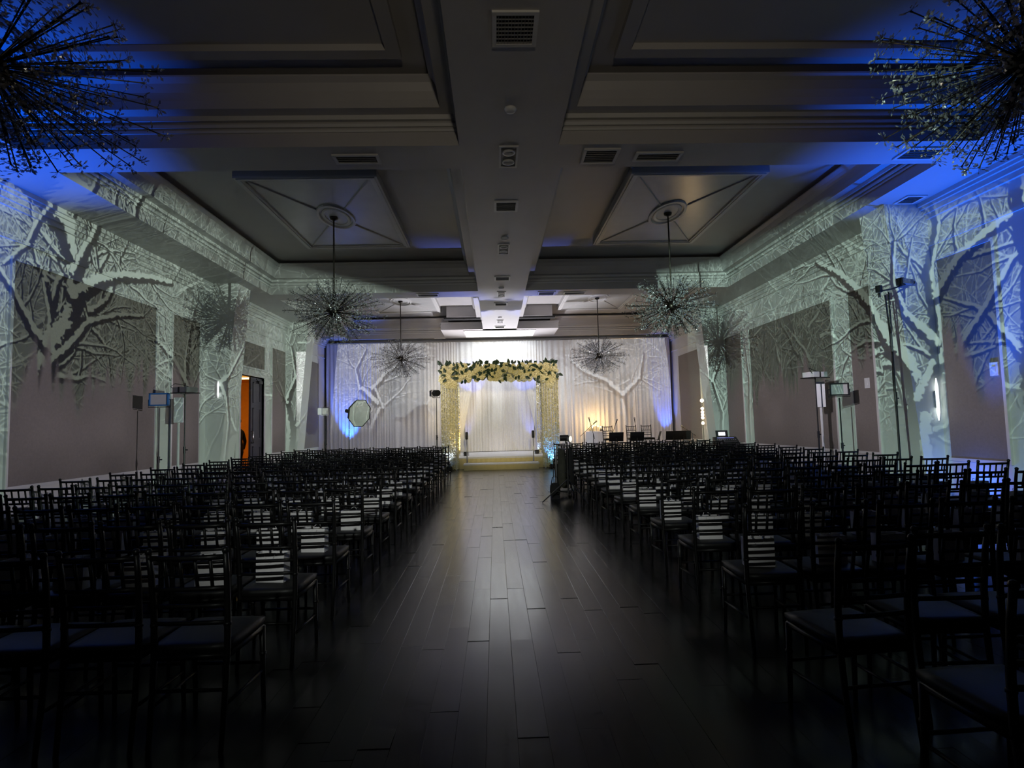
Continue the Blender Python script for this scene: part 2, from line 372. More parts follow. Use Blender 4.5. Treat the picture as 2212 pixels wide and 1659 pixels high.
def crystal_mat():
    m = bpy.data.materials.new('crystal_bead'); m.use_nodes = True
    nt = m.node_tree; N = nt.nodes; L = nt.links
    for n in list(N): N.remove(n)
    o = N.new('ShaderNodeOutputMaterial'); mx = N.new('ShaderNodeMixShader'); mx.inputs[0].default_value = 0.62
    t = N.new('ShaderNodeBsdfTransparent'); t.inputs[0].default_value = (0.92, 0.93, 0.95, 1)
    g = N.new('ShaderNodeBsdfPrincipled'); g.inputs['Base Color'].default_value = (0.5, 0.5, 0.5, 1)
    g.inputs['Roughness'].default_value = 0.12; g.inputs['Metallic'].default_value = 0.35
    nz = N.new('ShaderNodeTexNoise'); nz.inputs['Scale'].default_value = 40
    mr = N.new('ShaderNodeMapRange'); mr.inputs['To Min'].default_value = 0.05; mr.inputs['To Max'].default_value = 0.3
    L.new(nz.outputs['Fac'], mr.inputs['Value']); L.new(mr.outputs['Result'], g.inputs['Roughness'])
    L.new(t.outputs[0], mx.inputs[1]); L.new(g.outputs[0], mx.inputs[2]); L.new(mx.outputs[0], o.inputs[0])
    return m
M['crystal'] = crystal_mat()

def plank_mat():
    m = bpy.data.materials.new('dark_oak_plank'); m.use_nodes = True
    nt = m.node_tree; N = nt.nodes; L = nt.links; b = N['Principled BSDF']
    tc = N.new('ShaderNodeTexCoord'); oi = N.new('ShaderNodeObjectInfo')
    mp = N.new('ShaderNodeMapping'); mp.inputs['Scale'].default_value = (22, 1.6, 1)
    ad = N.new('ShaderNodeVectorMath'); ad.operation = 'ADD'
    sc = N.new('ShaderNodeVectorMath'); sc.operation = 'SCALE'; sc.inputs['Scale'].default_value = 0.13
    L.new(oi.outputs['Location'], sc.inputs[0]); L.new(tc.outputs['Object'], ad.inputs[0]); L.new(sc.outputs[0], ad.inputs[1])
    L.new(ad.outputs[0], mp.inputs['Vector'])
    nz = N.new('ShaderNodeTexNoise'); nz.inputs['Scale'].default_value = 1.0; nz.inputs['Detail'].default_value = 6
    L.new(mp.outputs['Vector'], nz.inputs['Vector'])
    cr = N.new('ShaderNodeValToRGB'); L.new(nz.outputs['Fac'], cr.inputs['Fac'])
    cr.color_ramp.elements[0].position = 0.3; cr.color_ramp.elements[0].color = (0.010, 0.0095, 0.010, 1)
    cr.color_ramp.elements[1].position = 0.75; cr.color_ramp.elements[1].color = (0.022, 0.0205, 0.0215, 1)
    hs = N.new('ShaderNodeHueSaturation')
    mv = N.new('ShaderNodeMapRange'); mv.inputs['To Min'].default_value = 0.75; mv.inputs['To Max'].default_value = 1.3
    L.new(oi.outputs['Random'], mv.inputs['Value']); L.new(mv.outputs['Result'], hs.inputs['Value'])
    L.new(cr.outputs['Color'], hs.inputs['Color']); L.new(hs.outputs['Color'], b.inputs['Base Color'])
    rr = N.new('ShaderNodeMapRange'); rr.inputs['To Min'].default_value = 0.17; rr.inputs['To Max'].default_value = 0.29
    L.new(nz.outputs['Fac'], rr.inputs['Value']); L.new(rr.outputs['Result'], b.inputs['Roughness'])
    bp = N.new('ShaderNodeBump'); bp.inputs['Strength'].default_value = 0.05; bp.inputs['Distance'].default_value = 0.002
    L.new(nz.outputs['Fac'], bp.inputs['Height']); L.new(bp.outputs['Normal'], b.inputs['Normal'])
    return m
M['plank'] = plank_mat()

# ------------------------------------------------------------------ mesh helpers
class MB:
    def __init__(s): s.v = []; s.f = []; s.m = []; s.cur = 0
    def add(s, vs, fs):
        n = len(s.v); s.v += [tuple(x) for x in vs]
        s.f += [tuple(i + n for i in f) for f in fs]; s.m += [s.cur] * len(fs)
        return s
    def box(s, x0, x1, y0, y1, z0, z1):
        return s.add([(x0, y0, z0), (x1, y0, z0), (x1, y1, z0), (x0, y1, z0), (x0, y0, z1), (x1, y0, z1), (x1, y1, z1), (x0, y1, z1)],
                     [(0, 3, 2, 1), (4, 5, 6, 7), (0, 1, 5, 4), (1, 2, 6, 5), (2, 3, 7, 6), (3, 0, 4, 7)])
    def tube(s, pts, r, n=6, caps=True, flat=1.0):
        pts = [Vector(p) for p in pts]; k = len(pts)
        rs = r if isinstance(r, (list, tuple)) else [r] * k
        rings = []; up = None
        for i in range(k):
            d = (pts[min(i + 1, k - 1)] - pts[max(i - 1, 0)])
            d = d.normalized() if d.length > 1e-9 else Vector((0, 0, 1))
            if up is None:
                up = Vector((0, 0, 1)) if abs(d.z) < 0.9 else Vector((1, 0, 0))
            a = d.cross(up).normalized(); up = a.cross(d).normalized()
            rings.append([pts[i] + (a * math.cos(2 * PI * j / n) + up * math.sin(2 * PI * j / n) * flat) * rs[i] for j in range(n)])
        vs = [p for ring in rings for p in ring]; fs = []
        for i in range(k - 1):
            for j in range(n):
                fs.append((i * n + j, i * n + (j + 1) % n, (i + 1) * n + (j + 1) % n, (i + 1) * n + j))
        if caps: fs.append(tuple(reversed(range(n)))); fs.append(tuple((k - 1) * n + j for j in range(n)))
        return s.add(vs, fs)
    def lathe(s, prof, c=(0, 0, 0), n=16, sx=1.0, sy=1.0):
        vs = []; fs = []
        for (r, z) in prof:
            for j in range(n):
                a = 2 * PI * j / n; vs.append((c[0] + r * math.cos(a) * sx, c[1] + r * math.sin(a) * sy, c[2] + z))
        k = len(prof)
        for i in range(k - 1):
            for j in range(n):
                fs.append((i * n + j, i * n + (j + 1) % n, (i + 1) * n + (j + 1) % n, (i + 1) * n + j))
        fs.append(tuple(reversed(range(n)))); fs.append(tuple((k - 1) * n + j for j in range(n)))
        return s.add(vs, fs)
    def ball(s, c, r, n=8, m=5, sz=1.0):
        prof = [(max(r * math.sin(PI * i / m), 1e-4), -r * math.cos(PI * i / m) * sz) for i in range(m + 1)]
        return s.lathe(prof, c, n)
    def octa(s, c, r):
        c = Vector(c)
        return s.add([c + Vector(d) * r for d in ((1, 0, 0), (0, 1, 0), (-1, 0, 0), (0, -1, 0), (0, 0, 1), (0, 0, -1))],
                     [(0, 1, 4), (1, 2, 4), (2, 3, 4), (3, 0, 4), (1, 0, 5), (2, 1, 5), (3, 2, 5), (0, 3, 5)])
    def prism(s, poly, x0, x1, axis='X'):
        n = len(poly)
        def P(a, b, x): return (x, a, b) if axis == 'X' else ((a, x, b) if axis == 'Y' else (a, b, x))
        vs = [P(a, b, x0) for a, b in poly] + [P(a, b, x1) for a, b in poly]
        fs = [tuple(reversed(range(n))), tuple(range(n, 2 * n))] + [(i, (i + 1) % n, n + (i + 1) % n, n + i) for i in range(n)]
        return s.add(vs, fs)
    def xf(s, mtx, start=0):
        s.v[start:] = [tuple(mtx @ Vector(p)) for p in s.v[start:]]; return s
    def mesh(s, name, mats, smooth=False):
        me = bpy.data.meshes.new(name); me.from_pydata(s.v, [], s.f)
        for m in (mats if isinstance(mats, (list, tuple)) else [mats]): me.materials.append(M[m] if isinstance(m, str) else m)
        me.polygons.foreach_set('material_index', s.m)
        if smooth: me.polygons.foreach_set('use_smooth', [True] * len(s.f))
        me.update()
        import bmesh as _b
        b = _b.new(); b.from_mesh(me); _b.ops.recalc_face_normals(b, faces=b.faces); b.to_mesh(me); b.free()
        return me
    def build(s, name, mats, parent=None, smooth=False):
        return link(name, s.mesh(name, mats, smooth), parent)

def link(name, me, parent=None, loc=None, rot=None, scale=None):
    o = bpy.data.objects.new(name, me); C.objects.link(o)
    if parent is not None: o.parent = parent
    if loc is not None: o.location = loc
    if rot is not None: o.rotation_euler = rot
    if scale is not None: o.scale = scale
    return o

def tag(o, label, cat, group=None):
    o['label'] = label; o['category'] = cat
    if group: o['group'] = group
    return o
def thing(name, label, cat, loc=(0, 0, 0), rz=0.0, group=None):
    o = bpy.data.objects.new(name, None); C.objects.link(o); o.empty_display_size = 0.1
    o.location = loc; o.rotation_euler = (0, 0, rz)
    return tag(o, label, cat, group)
def struct(o):
    o['kind'] = 'structure'; return o
ORD = ['first', 'second', 'third', 'fourth', 'fifth', 'sixth', 'seventh', 'eighth', 'ninth', 'tenth', 'eleventh', 'twelfth',
       'thirteenth', 'fourteenth', 'fifteenth', 'sixteenth', 'seventeenth']

# ================================================================== FLOOR
b = MB(); b.box(XL - 0.15, XR + 0.15, YF - 0.15, YB + 0.15, -0.12, -0.022)
floor = struct(b.build('floor', 'groove'))
PW = 0.147
rd = random.Random(5)
def plank_mesh(bow):
    m = MB(); n = 6; vs = []; fs = []
    hw = PW / 2 - 0.0004
    for i in range(n + 1):
        t = i / n * 2 - 1
        z = bow * (t ** 4) * 0.0016
        vs += [(-hw, t * 0.5, -0.02), (-hw, t * 0.5, z - 0.0004), (-hw + 0.0015, t * 0.5, z), (hw - 0.0015, t * 0.5, z), (hw, t * 0.5, z - 0.0004), (hw, t * 0.5, -0.02)]
    for i in range(n):
        for j in range(5):
            fs.append((i * 6 + j, i * 6 + j + 1, i * 6 + 7 + j, i * 6 + 6 + j))
    fs.append((0, 1, 2, 3, 4, 5)); fs.append(tuple(n * 6 + j for j in (5, 4, 3, 2, 1, 0)))
    m.add(vs, fs); return m
plank_meshes = [plank_mesh(q).mesh('plank', 'plank') for q in (-0.6, 0.4, 1.0, 1.5)]
rest = MB(); nplank = 0
i0, i1 = int(math.floor(XL / PW)), int(math.ceil(XR / PW))
for i in range(i0, i1 + 1):
    x = i * PW
    if x < XL + 0.05 or x > XR - 0.05: continue
    y = YF + rd.uniform(-1.2, 0)
    while y < YB:
        Lp = rd.choice((0.92, 1.22, 1.22, 1.22, 1.5))
        ya, yb = max(y, YF), min(y + Lp, YB)
        if yb - ya > 0.02:
            aisle = -1.35 < x < 1.66 and ya > 2.3 and yb < 19.0
            tz = rd.uniform(-0.0009, 0.0009)
            if aisle and nplank < 300:
                o = link('plank', rd.choice(plank_meshes), floor, (x, (ya + yb) / 2, 0.0), (rd.uniform(-0.002, 0.002), rd.uniform(-0.002, 0.002), 0), (1, yb - ya - 0.002, 1))
                nplank += 1
            else:
                hw = PW / 2 - 0.0004
                rest.box(x - hw, x + hw, ya + 0.001, yb - 0.001, -0.02, tz)
        y += Lp
rest_o = rest.build('plank_field', 'plank', floor); rest_o['kind'] = 'stuff'

# ================================================================== WALLS
def out(z): return 0.30 + 0.088 * z        # how far the leaning pilasters stand out
def make_wall(name, X, s, panels, pil, opening=None):
    """s=+1: room lies towards +X"""
    t0, t1 = (X - 0.15, X) if s > 0 else (X, X + 0.15)
    m = MB()
    if opening:
        a, bq, h = opening
        m.box(t0, t1, YF, a, 0, 6.3); m.box(t0, t1, bq, YB, 0, 6.3); m.box(t0, t1, a, bq, h, 6.3)
    else: m.box(t0, t1, YF, YB, 0, 6.3)
    w = struct(m.build(name, 'wall'))
    def bx(mm, d0, d1, *r):
        xs = sorted((X + s * d0, X + s * d1)); mm.box(xs[0], xs[1], *r); return mm
    for (a, bq, z0, z1) in panels:
        bx(MB(), 0.0, 0.018, a, bq, z0, z1).build('fabric_panel', 'fabric_panel', w)
        m = MB()
        for (ya, yb, za, zb) in ((a - 0.05, bq + 0.05, z1, z1 + 0.05), (a - 0.05, bq + 0.05, z0 - 0.05, z0), (a - 0.05, a, z0, z1), (bq, bq + 0.05, z0, z1)):
            bx(m, 0, 0.035, ya, yb, za, zb)
        m.build('panel_frame', 'trim', w)
    for (a, bq) in pil:
        m = MB(); o0, o1 = out(0), out(ZS)
        vs = []
        for (y) in (a, bq):
            vs += [(X, y, 0), (X + s * o0, y, 0), (X + s * o1, y, ZS), (X, y, ZS)]
        m.add(vs, [(0, 1, 2, 3), (7, 6, 5, 4), (1, 5, 6, 2), (0, 3, 7, 4), (0, 4, 5, 1), (3, 2, 6, 7)])
        m.build('pilaster', 'wall', w)
    # crown moulding in three steps, and a ledge over the panels
    segs = []; y = YF
    for (a, bq) in sorted(pil) + [(YB, YB)]:
        segs.append((y, a)); y = bq
    m = MB()
    for (a, bq) in segs:
        bx(m, 0, 0.05, a, bq, 4.74, 4.82); bx(m, 0, 0.09, a, bq, 4.82, 4.90); bx(m, 0, 0.13, a, bq, 4.90, 4.95); bx(m, 0, 0.17, a, bq, 4.95, ZS)
    m.build('cornice', 'trim', w)
    m = MB()
    for (a, bq) in segs: bx(m, 0, 0.03, a, bq, 4.28, 4.33)
    m.build('picture_rail', 'trim', w)
    for k, (a, bq) in enumerate(segs):
        parts = [(a, bq)]
        if opening and a < opening[0] < bq: parts = [(a, opening[0]), (opening[1], bq)]
        for (p, q) in parts:
            o = struct(bx(MB(), 0, 0.02, p, q, 0, 0.16).build('baseboard_' + ('left' if s > 0 else 'right'), 'trim'))
    return w
DOOR = (15.78, 17.38, 3.0)
wl = make_wall('wall_left', XL, 1,
               [(a, c, PZ0, PZ1) for a, c in PANEL_L] + [(4.2, 7.6, PZ0, PZ1), (15.82, 17.36, 3.25, 3.93), (20.3, 22.6, PZ0, PZ1), (15.2, 15.45, PZ0, 2.3)],
               [(13.9, 14.62), (19.2, 19.9)], DOOR)
wr = make_wall('wall_right', XR, -1,
               [(a, c, PZ0, PZ1) for a, c in PANEL_R] + [(3.6, 6.9, PZ0, PZ1), (20.3, 22.6, PZ0, PZ1)],
               [(9.3, 9.95), (18.1, 18.8)])
struct(MB().box(XL - 0.15, XR + 0.15, YF - 0.15, YF, 0, 6.3).build('wall_front', 'fabric_panel'))
struct(MB().box(XL - 0.15, XR + 0.15, YB, YB + 0.15, 0, 6.3).build('wall_back', 'wall'))

# ================================================================== CEILING
cm = MB()
cm.box(XL - 0.1, XR + 0.1, YF - 0.1, YB + 0.1, 6.22, 6.35)
cm.box(XL, SX0, YF, YB, ZS, 6.22); cm.box(SX1, XR, YF, YB, ZS, 6.22); cm.box(BX0, BX1, YF, YB, ZS, 6.22)
yy = YF
for (a, c) in BAYS:
    cm.box(SX0, BX0, yy, a, ZS, 6.22); cm.box(BX1, SX1, yy, a, ZS, 6.22); yy = c
cm.box(SX0, BX0, yy, YB, ZS, 6.22); cm.box(BX1, SX1, yy, YB, ZS, 6.22)
ceil = struct(cm.build('ceiling', 'ceiling'))
def ring(m, x0, x1, y0, y1, w, z0, z1):
    m.box(x0, x1, y0, y0 + w, z0, z1); m.box(x0, x1, y1 - w, y1, z0, z1)
    m.box(x0, x0 + w, y0 + w, y1 - w, z0, z1); m.box(x1 - w, x1, y0 + w, y1 - w, z0, z1)
for bi, (a, c) in enumerate(BAYS):
    for si, (x0, x1) in enumerate(((SX0, BX0), (BX1, SX1))):
        m = MB(); m.box(x0, x1, a, c, 5.84, 5.9); m.build('coffer_ceiling', 'ceiling', ceil)
        m = MB()
        ring(m, x0, x1, a, c, 0.02, 5.20, 5.23); ring(m, x0, x1, a, c, 0.035, 5.26, 5.30); ring(m, x0, x1, a, c, 0.06, 5.34, 5.40)
        m.build('fascia_moulding', 'trim', ceil)
        m = MB(); ring(m, x0, x1, a, c, 0.22, 5.40, 5.50)
        # coved upper step, leaning inwards
        for (ax, u0, u1, p, sgn) in (('Y', x0 + 0.2, x1 - 0.2, a, 1), ('Y', x0 + 0.2, x1 - 0.2, c, -1), ('X', a + 0.2, c - 0.2, x0, 1), ('X', a + 0.2, c - 0.2, x1, -1)):
            prof = [(p + sgn * 0.1, 5.5), (p + sgn * 0.22, 5.5), (p + sgn * 0.235, 5.6), (p + sgn * 0.28, 5.69), (p + sgn * 0.34, 5.74), (p + sgn * 0.34, 5.76), (p + sgn * 0.1, 5.76)]
            m.prism(prof, u0, u1, 'X' if ax == 'Y' else 'Y')
        m.build('cove_moulding', 'ceiling', ceil)
        if bi == 0:
            m = MB(); ring(m, x0 + 0.62, x1 - 0.62, a + 0.62, c - 0.62, 0.16, 5.76, 5.84); m.build('ceiling_frame', 'ceiling', ceil)
        # dropped centre panel with frame, crossed mouldings and oval medallion
        cx = (x0 + x1) / 2; cy = (a + c) / 2 if bi < 2 else 19.4
        if bi == 0: cy = 3.6
        hx, hy = 1.2, (1.25 if bi == 0 else 1.96)
        p = MB().box(cx - hx, cx + hx, cy - hy, cy + hy, 5.72, 5.84).build('ceiling_panel', 'ceiling_panel', ceil)
        m = MB(); ring(m, cx - hx, cx + hx, cy - hy, cy + hy, 0.13, 5.69, 5.72); ring(m, cx - hx + 0.04, cx + hx - 0.04, cy - hy + 0.04, cy + hy - 0.04, 0.05, 5.675, 5.69)
        m.build('panel_border', 'trim', p)
        for sx in (-1, 1):
            for sy in (-1, 1):
                m = MB(); m.tube([(cx + sx * 0.28, cy + sy * 0.46, 5.715), (cx + sx * (hx - 0.16), cy + sy * (hy - 0.16), 5.718)], 0.02, 6)
                m.build('diagonal_moulding', 'ceiling', p)
        m = MB(); m.lathe([(0.02, 0), (0.2, 0), (0.205, -0.012), (0.235, -0.02), (0.26, -0.012), (0.262, 0.0), (0.29, 0.0), (0.30, -0.03), (0.345, -0.03), (0.35, 0.004)], (cx, cy, 5.718), 32, 1.0, 1.95)
        m.build('medallion', 'trim', p)
# dropped soffit in front of the drape with the lit panel, two steps on its front and sides
m = MB()
m.box(-1.95, 2.46, 21.3, 23.2, ZS, 5.3); m.box(-1.95 - 0.03, 2.46 + 0.03, 21.27, 23.2, 5.26, 5.3)
m.box(-1.7, 2.2, 20.9, 23.2, 5.42, 5.84); m.build('stage_soffit', 'ceiling', ceil)
m = MB(); m.box(-1.8, -0.45, 20.95, 21.25, 5.36, 5.41); m.box(0.95, 2.3, 20.95, 21.25, 5.36, 5.41); m.build('slot_diffuser', 'vent', ceil)
lt = thing('ceiling_light_panel', 'bright white lit rectangular panel in the soffit above the stage drape', 'ceiling light', (0.255, 22.3, ZS))
MB().box(-1.33, 1.33, -0.72, 0.72, -0.02, 0.0).build('diffuser', 'lamp_white', lt)
m = MB(); ring(m, -1.37, 1.37, -0.76, 0.76, 0.04, -0.025, 0.0); m.build('frame', 'trim', lt)

# vents, speaker grilles, smoke detectors
def vent(x0, x1, y0, y1, label, grid=False, cat='ceiling vent'):
    cx, cy = (x0 + x1) / 2, (y0 + y1) / 2; w, h = abs(x1 - x0) / 2, abs(y1 - y0) / 2
    t = thing('ceiling_vent', label, cat, (cx, cy, ZS), 0, 'ceiling vents')
    m = MB(); ring(m, -w, w, -h, h, min(0.04, w * 0.3), -0.022, 0.0); m.build('frame', 'trim', t)
    MB().box(-w + 0.01, w - 0.01, -h + 0.01, h - 0.01, -0.004, 0.0).build('slot', 'vent', t)
    n = max(2, int(h * 2 / 0.05))
    for k in range(1, n):
        y = -h + 2 * h * k / n
        MB().box(-w + 0.03, w - 0.03, y - 0.004, y + 0.004, -0.016, -0.004).build('slat', 'grey_plastic', t)
    if grid:
        for k in range(1, 14):
            x = -w + 2 * w * k / 14
            MB().box(x - 0.003, x + 0.003, -h + 0.03, h - 0.03, -0.014, -0.005).build('slat', 'grey_plastic', t)
    return t
vent(0.05, 0.46, 4.7, 5.16, 'square grid air vent in the centre beam nearest the camera', True)
vent(0.06, 0.45, 8.93, 9.37, 'air vent in the centre beam just beyond the first cross beam')
vent(0.06, 0.45, 13.6, 14.0, 'air vent in the centre beam just before the second cross beam')
vent(0.05, 0.45, 16.6, 17.0, 'air vent in the centre beam just beyond the second cross beam')
vent(0.05, 0.45, 20.6, 21.0, 'air vent in the centre beam closest to the lit stage panel')
vent(-2.05, -1.45, 7.3, 7.56, 'slim air vent in the first cross beam left of the centre beam')
vent(1.24, 1.72, 7.2, 7.62, 'square air vent in the first cross beam right of the centre beam')
vent(1.95, 2.58, 7.31, 7.57, 'slim air vent in the first cross beam right of the square vent')
vent(-2.05, -1.45, 15.3, 15.62, 'slim air vent in the far cross beam left of the centre beam')
vent(1.24, 1.72, 15.27, 15.7, 'square air vent in the far cross beam right of the centre beam')
vent(1.95, 2.57, 15.37, 15.65, 'slim air vent in the far cross beam right of the square vent')
vent(6.78, 7.12, 8.9, 9.25, 'dark square vent in the blue-lit soffit along the right wall')
vent(5.6, 6.15, 7.25, 7.6, 'blue-lit vent in the first cross beam towards the right wall')
vent(-2.4, -1.95, 23.3, 23.38, 'small vent left of the stage soffit above the drape')
def box_speaker(x0, x1, y0, y1, label):
    cx, cy = (x0 + x1) / 2, (y0 + y1) / 2; w, h = (x1 - x0) / 2, (y1 - y0) / 2
    t = thing('ceiling_spotlight', label, 'spotlight', (cx, cy, ZS), 0, 'recessed twin spotlights in the centre beam')
    m = MB(); ring(m, -w, w, -h, h, 0.025, -0.02, 0.0); m.build('frame', 'trim', t)
    MB().box(-w + 0.01, w - 0.01, -h + 0.01, h - 0.01, -0.005, 0).build('housing', 'grey_plastic', t)
    for sy in (-1, 1):
        m = MB(); m.lathe([(0.075, 0), (0.085, -0.02), (0.06, -0.02), (0.05, -0.008), (0.001, -0.008)], (0, sy * h * 0.45, -0.003), 16); m.build('lamp', 'trim', t, True)
box_speaker(0.13, 0.38, 7.11, 7.72, 'recessed twin spotlight where the first cross beam meets the centre beam')
box_speaker(0.13, 0.37, 11.13, 11.78, 'recessed twin spotlight halfway along the centre beam')
box_speaker(0.13, 0.37, 15.2, 15.85, 'recessed twin spotlight where the far cross beam meets the centre beam')
box_speaker(0.13, 0.37, 19.4, 20.0, 'recessed twin spotlight in the centre beam near the stage')
def detector(x, y, label):
    m = MB(); m.lathe([(0.07, 0), (0.07, -0.015), (0.05, -0.04), (0.02, -0.045), (0.001, -0.045)], (0, 0, 0), 16)
    o = m.build('smoke_detector', 'white_plastic', None, True); o.location = (x, y, ZS); tag(o, label, 'smoke detector', 'smoke detectors')
detector(0.25, 6.25, 'round smoke detector on the centre beam nearest the camera')
detector(0.26, 10.77, 'round smoke detector on the centre beam beside the middle twin spotlight')
detector(0.24, 14.77, 'round smoke detector on the centre beam before the far cross beam')
detector(0.24, 18.9, 'round smoke detector on the centre beam closest to the stage')

# ================================================================== DOOR and corridor
MB().box(XL - 0.15, XL + 0.02, DOOR[0] - 0.1, DOOR[0], 0, 3.1).build('door_casing', 'trim', wl)
MB().box(XL - 0.15, XL + 0.02, DOOR[1], DOOR[1] + 0.1, 0, 3.1).build('door_casing', 'trim', wl)
MB().box(XL - 0.15, XL + 0.02, DOOR[0], DOOR[1], 3.0, 3.1).build('door_casing', 'trim', wl)
d = MB().box(XL - 0.1, XL - 0.045, 16.56, 17.36, 0.01, 2.98).build('door_1', 'door'); struct(d)
for (za, zb) in ((0.2, 1.0), (1.2, 2.1), (2.25, 2.85)):
    m = MB()
    for (a, c, e, f) in ((16.7, 17.22, za, za + 0.03), (16.7, 17.22, zb - 0.03, zb), (16.7, 16.73, za, zb), (17.19, 17.22, za, zb)):
        m.box(XL - 0.045, XL - 0.03, a, c, e, f)
    m.build('door_moulding', 'door', d)
m = MB(); m.tube([(XL - 0.05, 16.63, 1.1), (XL, 16.63, 1.1), (XL, 16.63, 1.42), (XL - 0.05, 16.63, 1.42)], 0.022, 8); m.build('door_handle', 'chrome', d, True)
m = MB(); m.box(XL - 0.045, XL + 0.02, 17.0, 17.25, 2.82, 2.9); m.tube([(XL, 17.02, 2.88), (XL + 0.03, 16.75, 2.93)], 0.012, 6); m.build('door_closer', 'black_metal', d)
# open leaf swung into the corridor
d2 = MB().box(-7.75, -7.06, DOOR[0] + 0.01, DOOR[0] + 0.06, 0.01, 2.98).build('door_2', 'door'); struct(d2)
CX0 = -9.6
struct(MB().box(CX0 - 0.1, CX0, 13.8, 21.2, 0, 3.2).build('wall_corridor', 'corridor'))
struct(MB().box(CX0, XL - 0.15, 13.7, 13.8, 0, 3.2).build('wall_corridor_near', 'corridor'))
struct(MB().box(CX0, XL - 0.15, 21.2, 21.3, 0, 3.2).build('wall_corridor_far', 'corridor'))
struct(MB().box(CX0 - 0.1, XL - 0.15, 13.7, 21.3, 3.2, 3.3).build('ceiling_corridor', 'corridor'))
struct(MB().box(CX0 - 0.1, XL - 0.15, 13.7, 21.3, -0.12, 0.0).build('floor_corridor', 'corridor'))
lp = thing('corridor_lamp', 'glowing orange ceiling lamp seen through the open door', 'lamp', (-7.95, 18.6, 3.2))
m = MB(); m.box(-0.45, 0.45, -0.35, 0.35, -0.06, 0.0); m.build('diffuser', 'lamp_corridor', lp)
m = MB(); ring(m, -0.48, 0.48, -0.38, 0.38, 0.03, -0.08, 0.0); m.build('frame', 'trim', lp)
point('corridor_light', (-8.3, 16.9, 2.7), 60, (1.0, 0.55, 0.12), 0.2)

# ================================================================== STAGE
st = thing('stage', 'low white stage platform with cream skirt in front of the drape', 'stage', (0, 0, 0))
MB().box(-6.6, 7.15, 20.2, 23.3, 0.33, 0.38).build('platform', 'stage_top', st)
MB().box(-2.15, 2.35, 19.3, 20.2, 0.33, 0.38).build('front_platform', 'stage_top', st)
def skirt(x0, x1, y0, y1, z1, n, par):
    m = MB(); vs = []; fs = []
    dx, dy = (x1 - x0), (y1 - y0); L = math.hypot(dx, dy); nx, ny = dy / L, -dx / L
    for i in range(n + 1):
        t = i / n; o = 0.012 * math.sin(i * 1.9) + 0.006 * math.sin(i * 0.7)
        for z in (0.0, z1): vs.append((x0 + dx * t + nx * o, y0 + dy * t + ny * o, z))
    for i in range(n): fs.append((i * 2, i * 2 + 2, i * 2 + 3, i * 2 + 1))
    m.add(vs, fs); return m.build('skirt', 'skirt', par, True)
skirt(-2.15, 2.35, 19.31, 19.31, 0.335, 90, st); skirt(2.35, 7.15, 20.22, 20.22, 0.335, 90, st); skirt(-6.6, -2.15, 20.22, 20.22, 0.335, 90, st)
skirt(-2.15, -2.15, 20.2, 19.3, 0.335, 20, st); skirt(2.35, 2.35, 19.3, 20.2, 0.335, 20, st)
MB().box(-0.9, 1.3, 19.3, 22.4, 0.38, 0.384).build('runner', 'stage_top', st)
sp = thing('stage_step', 'wide white step leading up to the stage between the flower columns', 'step', (0.2, 18.95, 0))
MB().box(-1.25, 1.2, -0.33, 0.33, 0.16, 0.2).build('tread', 'stage_top', sp)
MB().box(-1.23, 1.18, -0.31, 0.33, 0.0, 0.16).build('riser', 'skirt', sp)

# ================================================================== DRAPE
bd = thing('backdrop_drape', 'full-width pleated white chiffon drape hung behind the stage', 'drape', (0, 0, 0))
rdp = random.Random(3)
def pleats(x0, x1, z0, z1, y, amp, seed, step=0.022):
    rr = random.Random(seed); n = int((x1 - x0) / step); off = []; ph = rr.random() * 6; fr_ = 1.0; x = 0
    for i in range(n + 1):
        fr_ += rr.uniform(-0.09, 0.09); fr_ = min(1.6, max(0.6, fr_)); ph += fr_ * step * 2 * PI / 0.16
        off.append(math.sin(ph) * amp * rr.uniform(0.75, 1.0) + 0.4 * amp * math.sin(ph * 0.37 + 1))
    rows = 7; vs = []; fs = []
    for j in range(rows + 1):
        t = j / rows; z = z0 + (z1 - z0) * t
        k = 1.0 - 0.55 * t
        for i in range(n + 1):
            vs.append((x0 + (x1 - x0) * i / n + 0.01 * math.sin(i * 0.31 + j), y + off[i] * k, z))
    for j in range(rows):
        for i in range(n):
            a = j * (n + 1) + i; fs.append((a, a + 1, a + n + 2, a + n + 1))
    return MB().add(vs, fs)
edges = [-6.78, -5.55, -4.2, -2.9, -1.55, 0.1, 1.75, 3.1, 4.45, 5.8, 7.25]
for i in range(len(edges) - 1):
    pleats(edges[i] - 0.03, edges[i + 1] + 0.03, 0.42, 4.86, YD - 0.02 * (i % 2), 0.035, 40 + i).build('drape_panel', 'drape', bd, True)
m = MB(); m.tube([(-6.8, YD, 4.88), (7.27, YD, 4.88)], 0.03, 8); m.build('drape_rod', 'chrome', bd)
for x in (-6.75, 0.2, 7.2):
    m = MB(); m.tube([(x, YD + 0.08, 0.0), (x, YD + 0.08, 4.9)], 0.025, 8); m.build('upright', 'chrome', bd)
inn = thing('inner_drape', 'inner white curtain gathered behind the flower arch', 'drape', (0, 0, 0))
pleats(-1.2, 1.55, 0.40, 3.7, 22.95, 0.03, 77).build('curtain', 'drape', inn, True)
m = MB(); m.tube([(-1.3, 22.95, 3.72), (1.65, 22.95, 3.72)], 0.02, 8); m.build('curtain_rod', 'chrome', inn)
for x in (-1.3, 1.65):
    m = MB(); m.tube([(x, 22.95, 0.382), (x, 22.95, 3.74)], 0.02, 8); m.build('upright', 'chrome', inn)
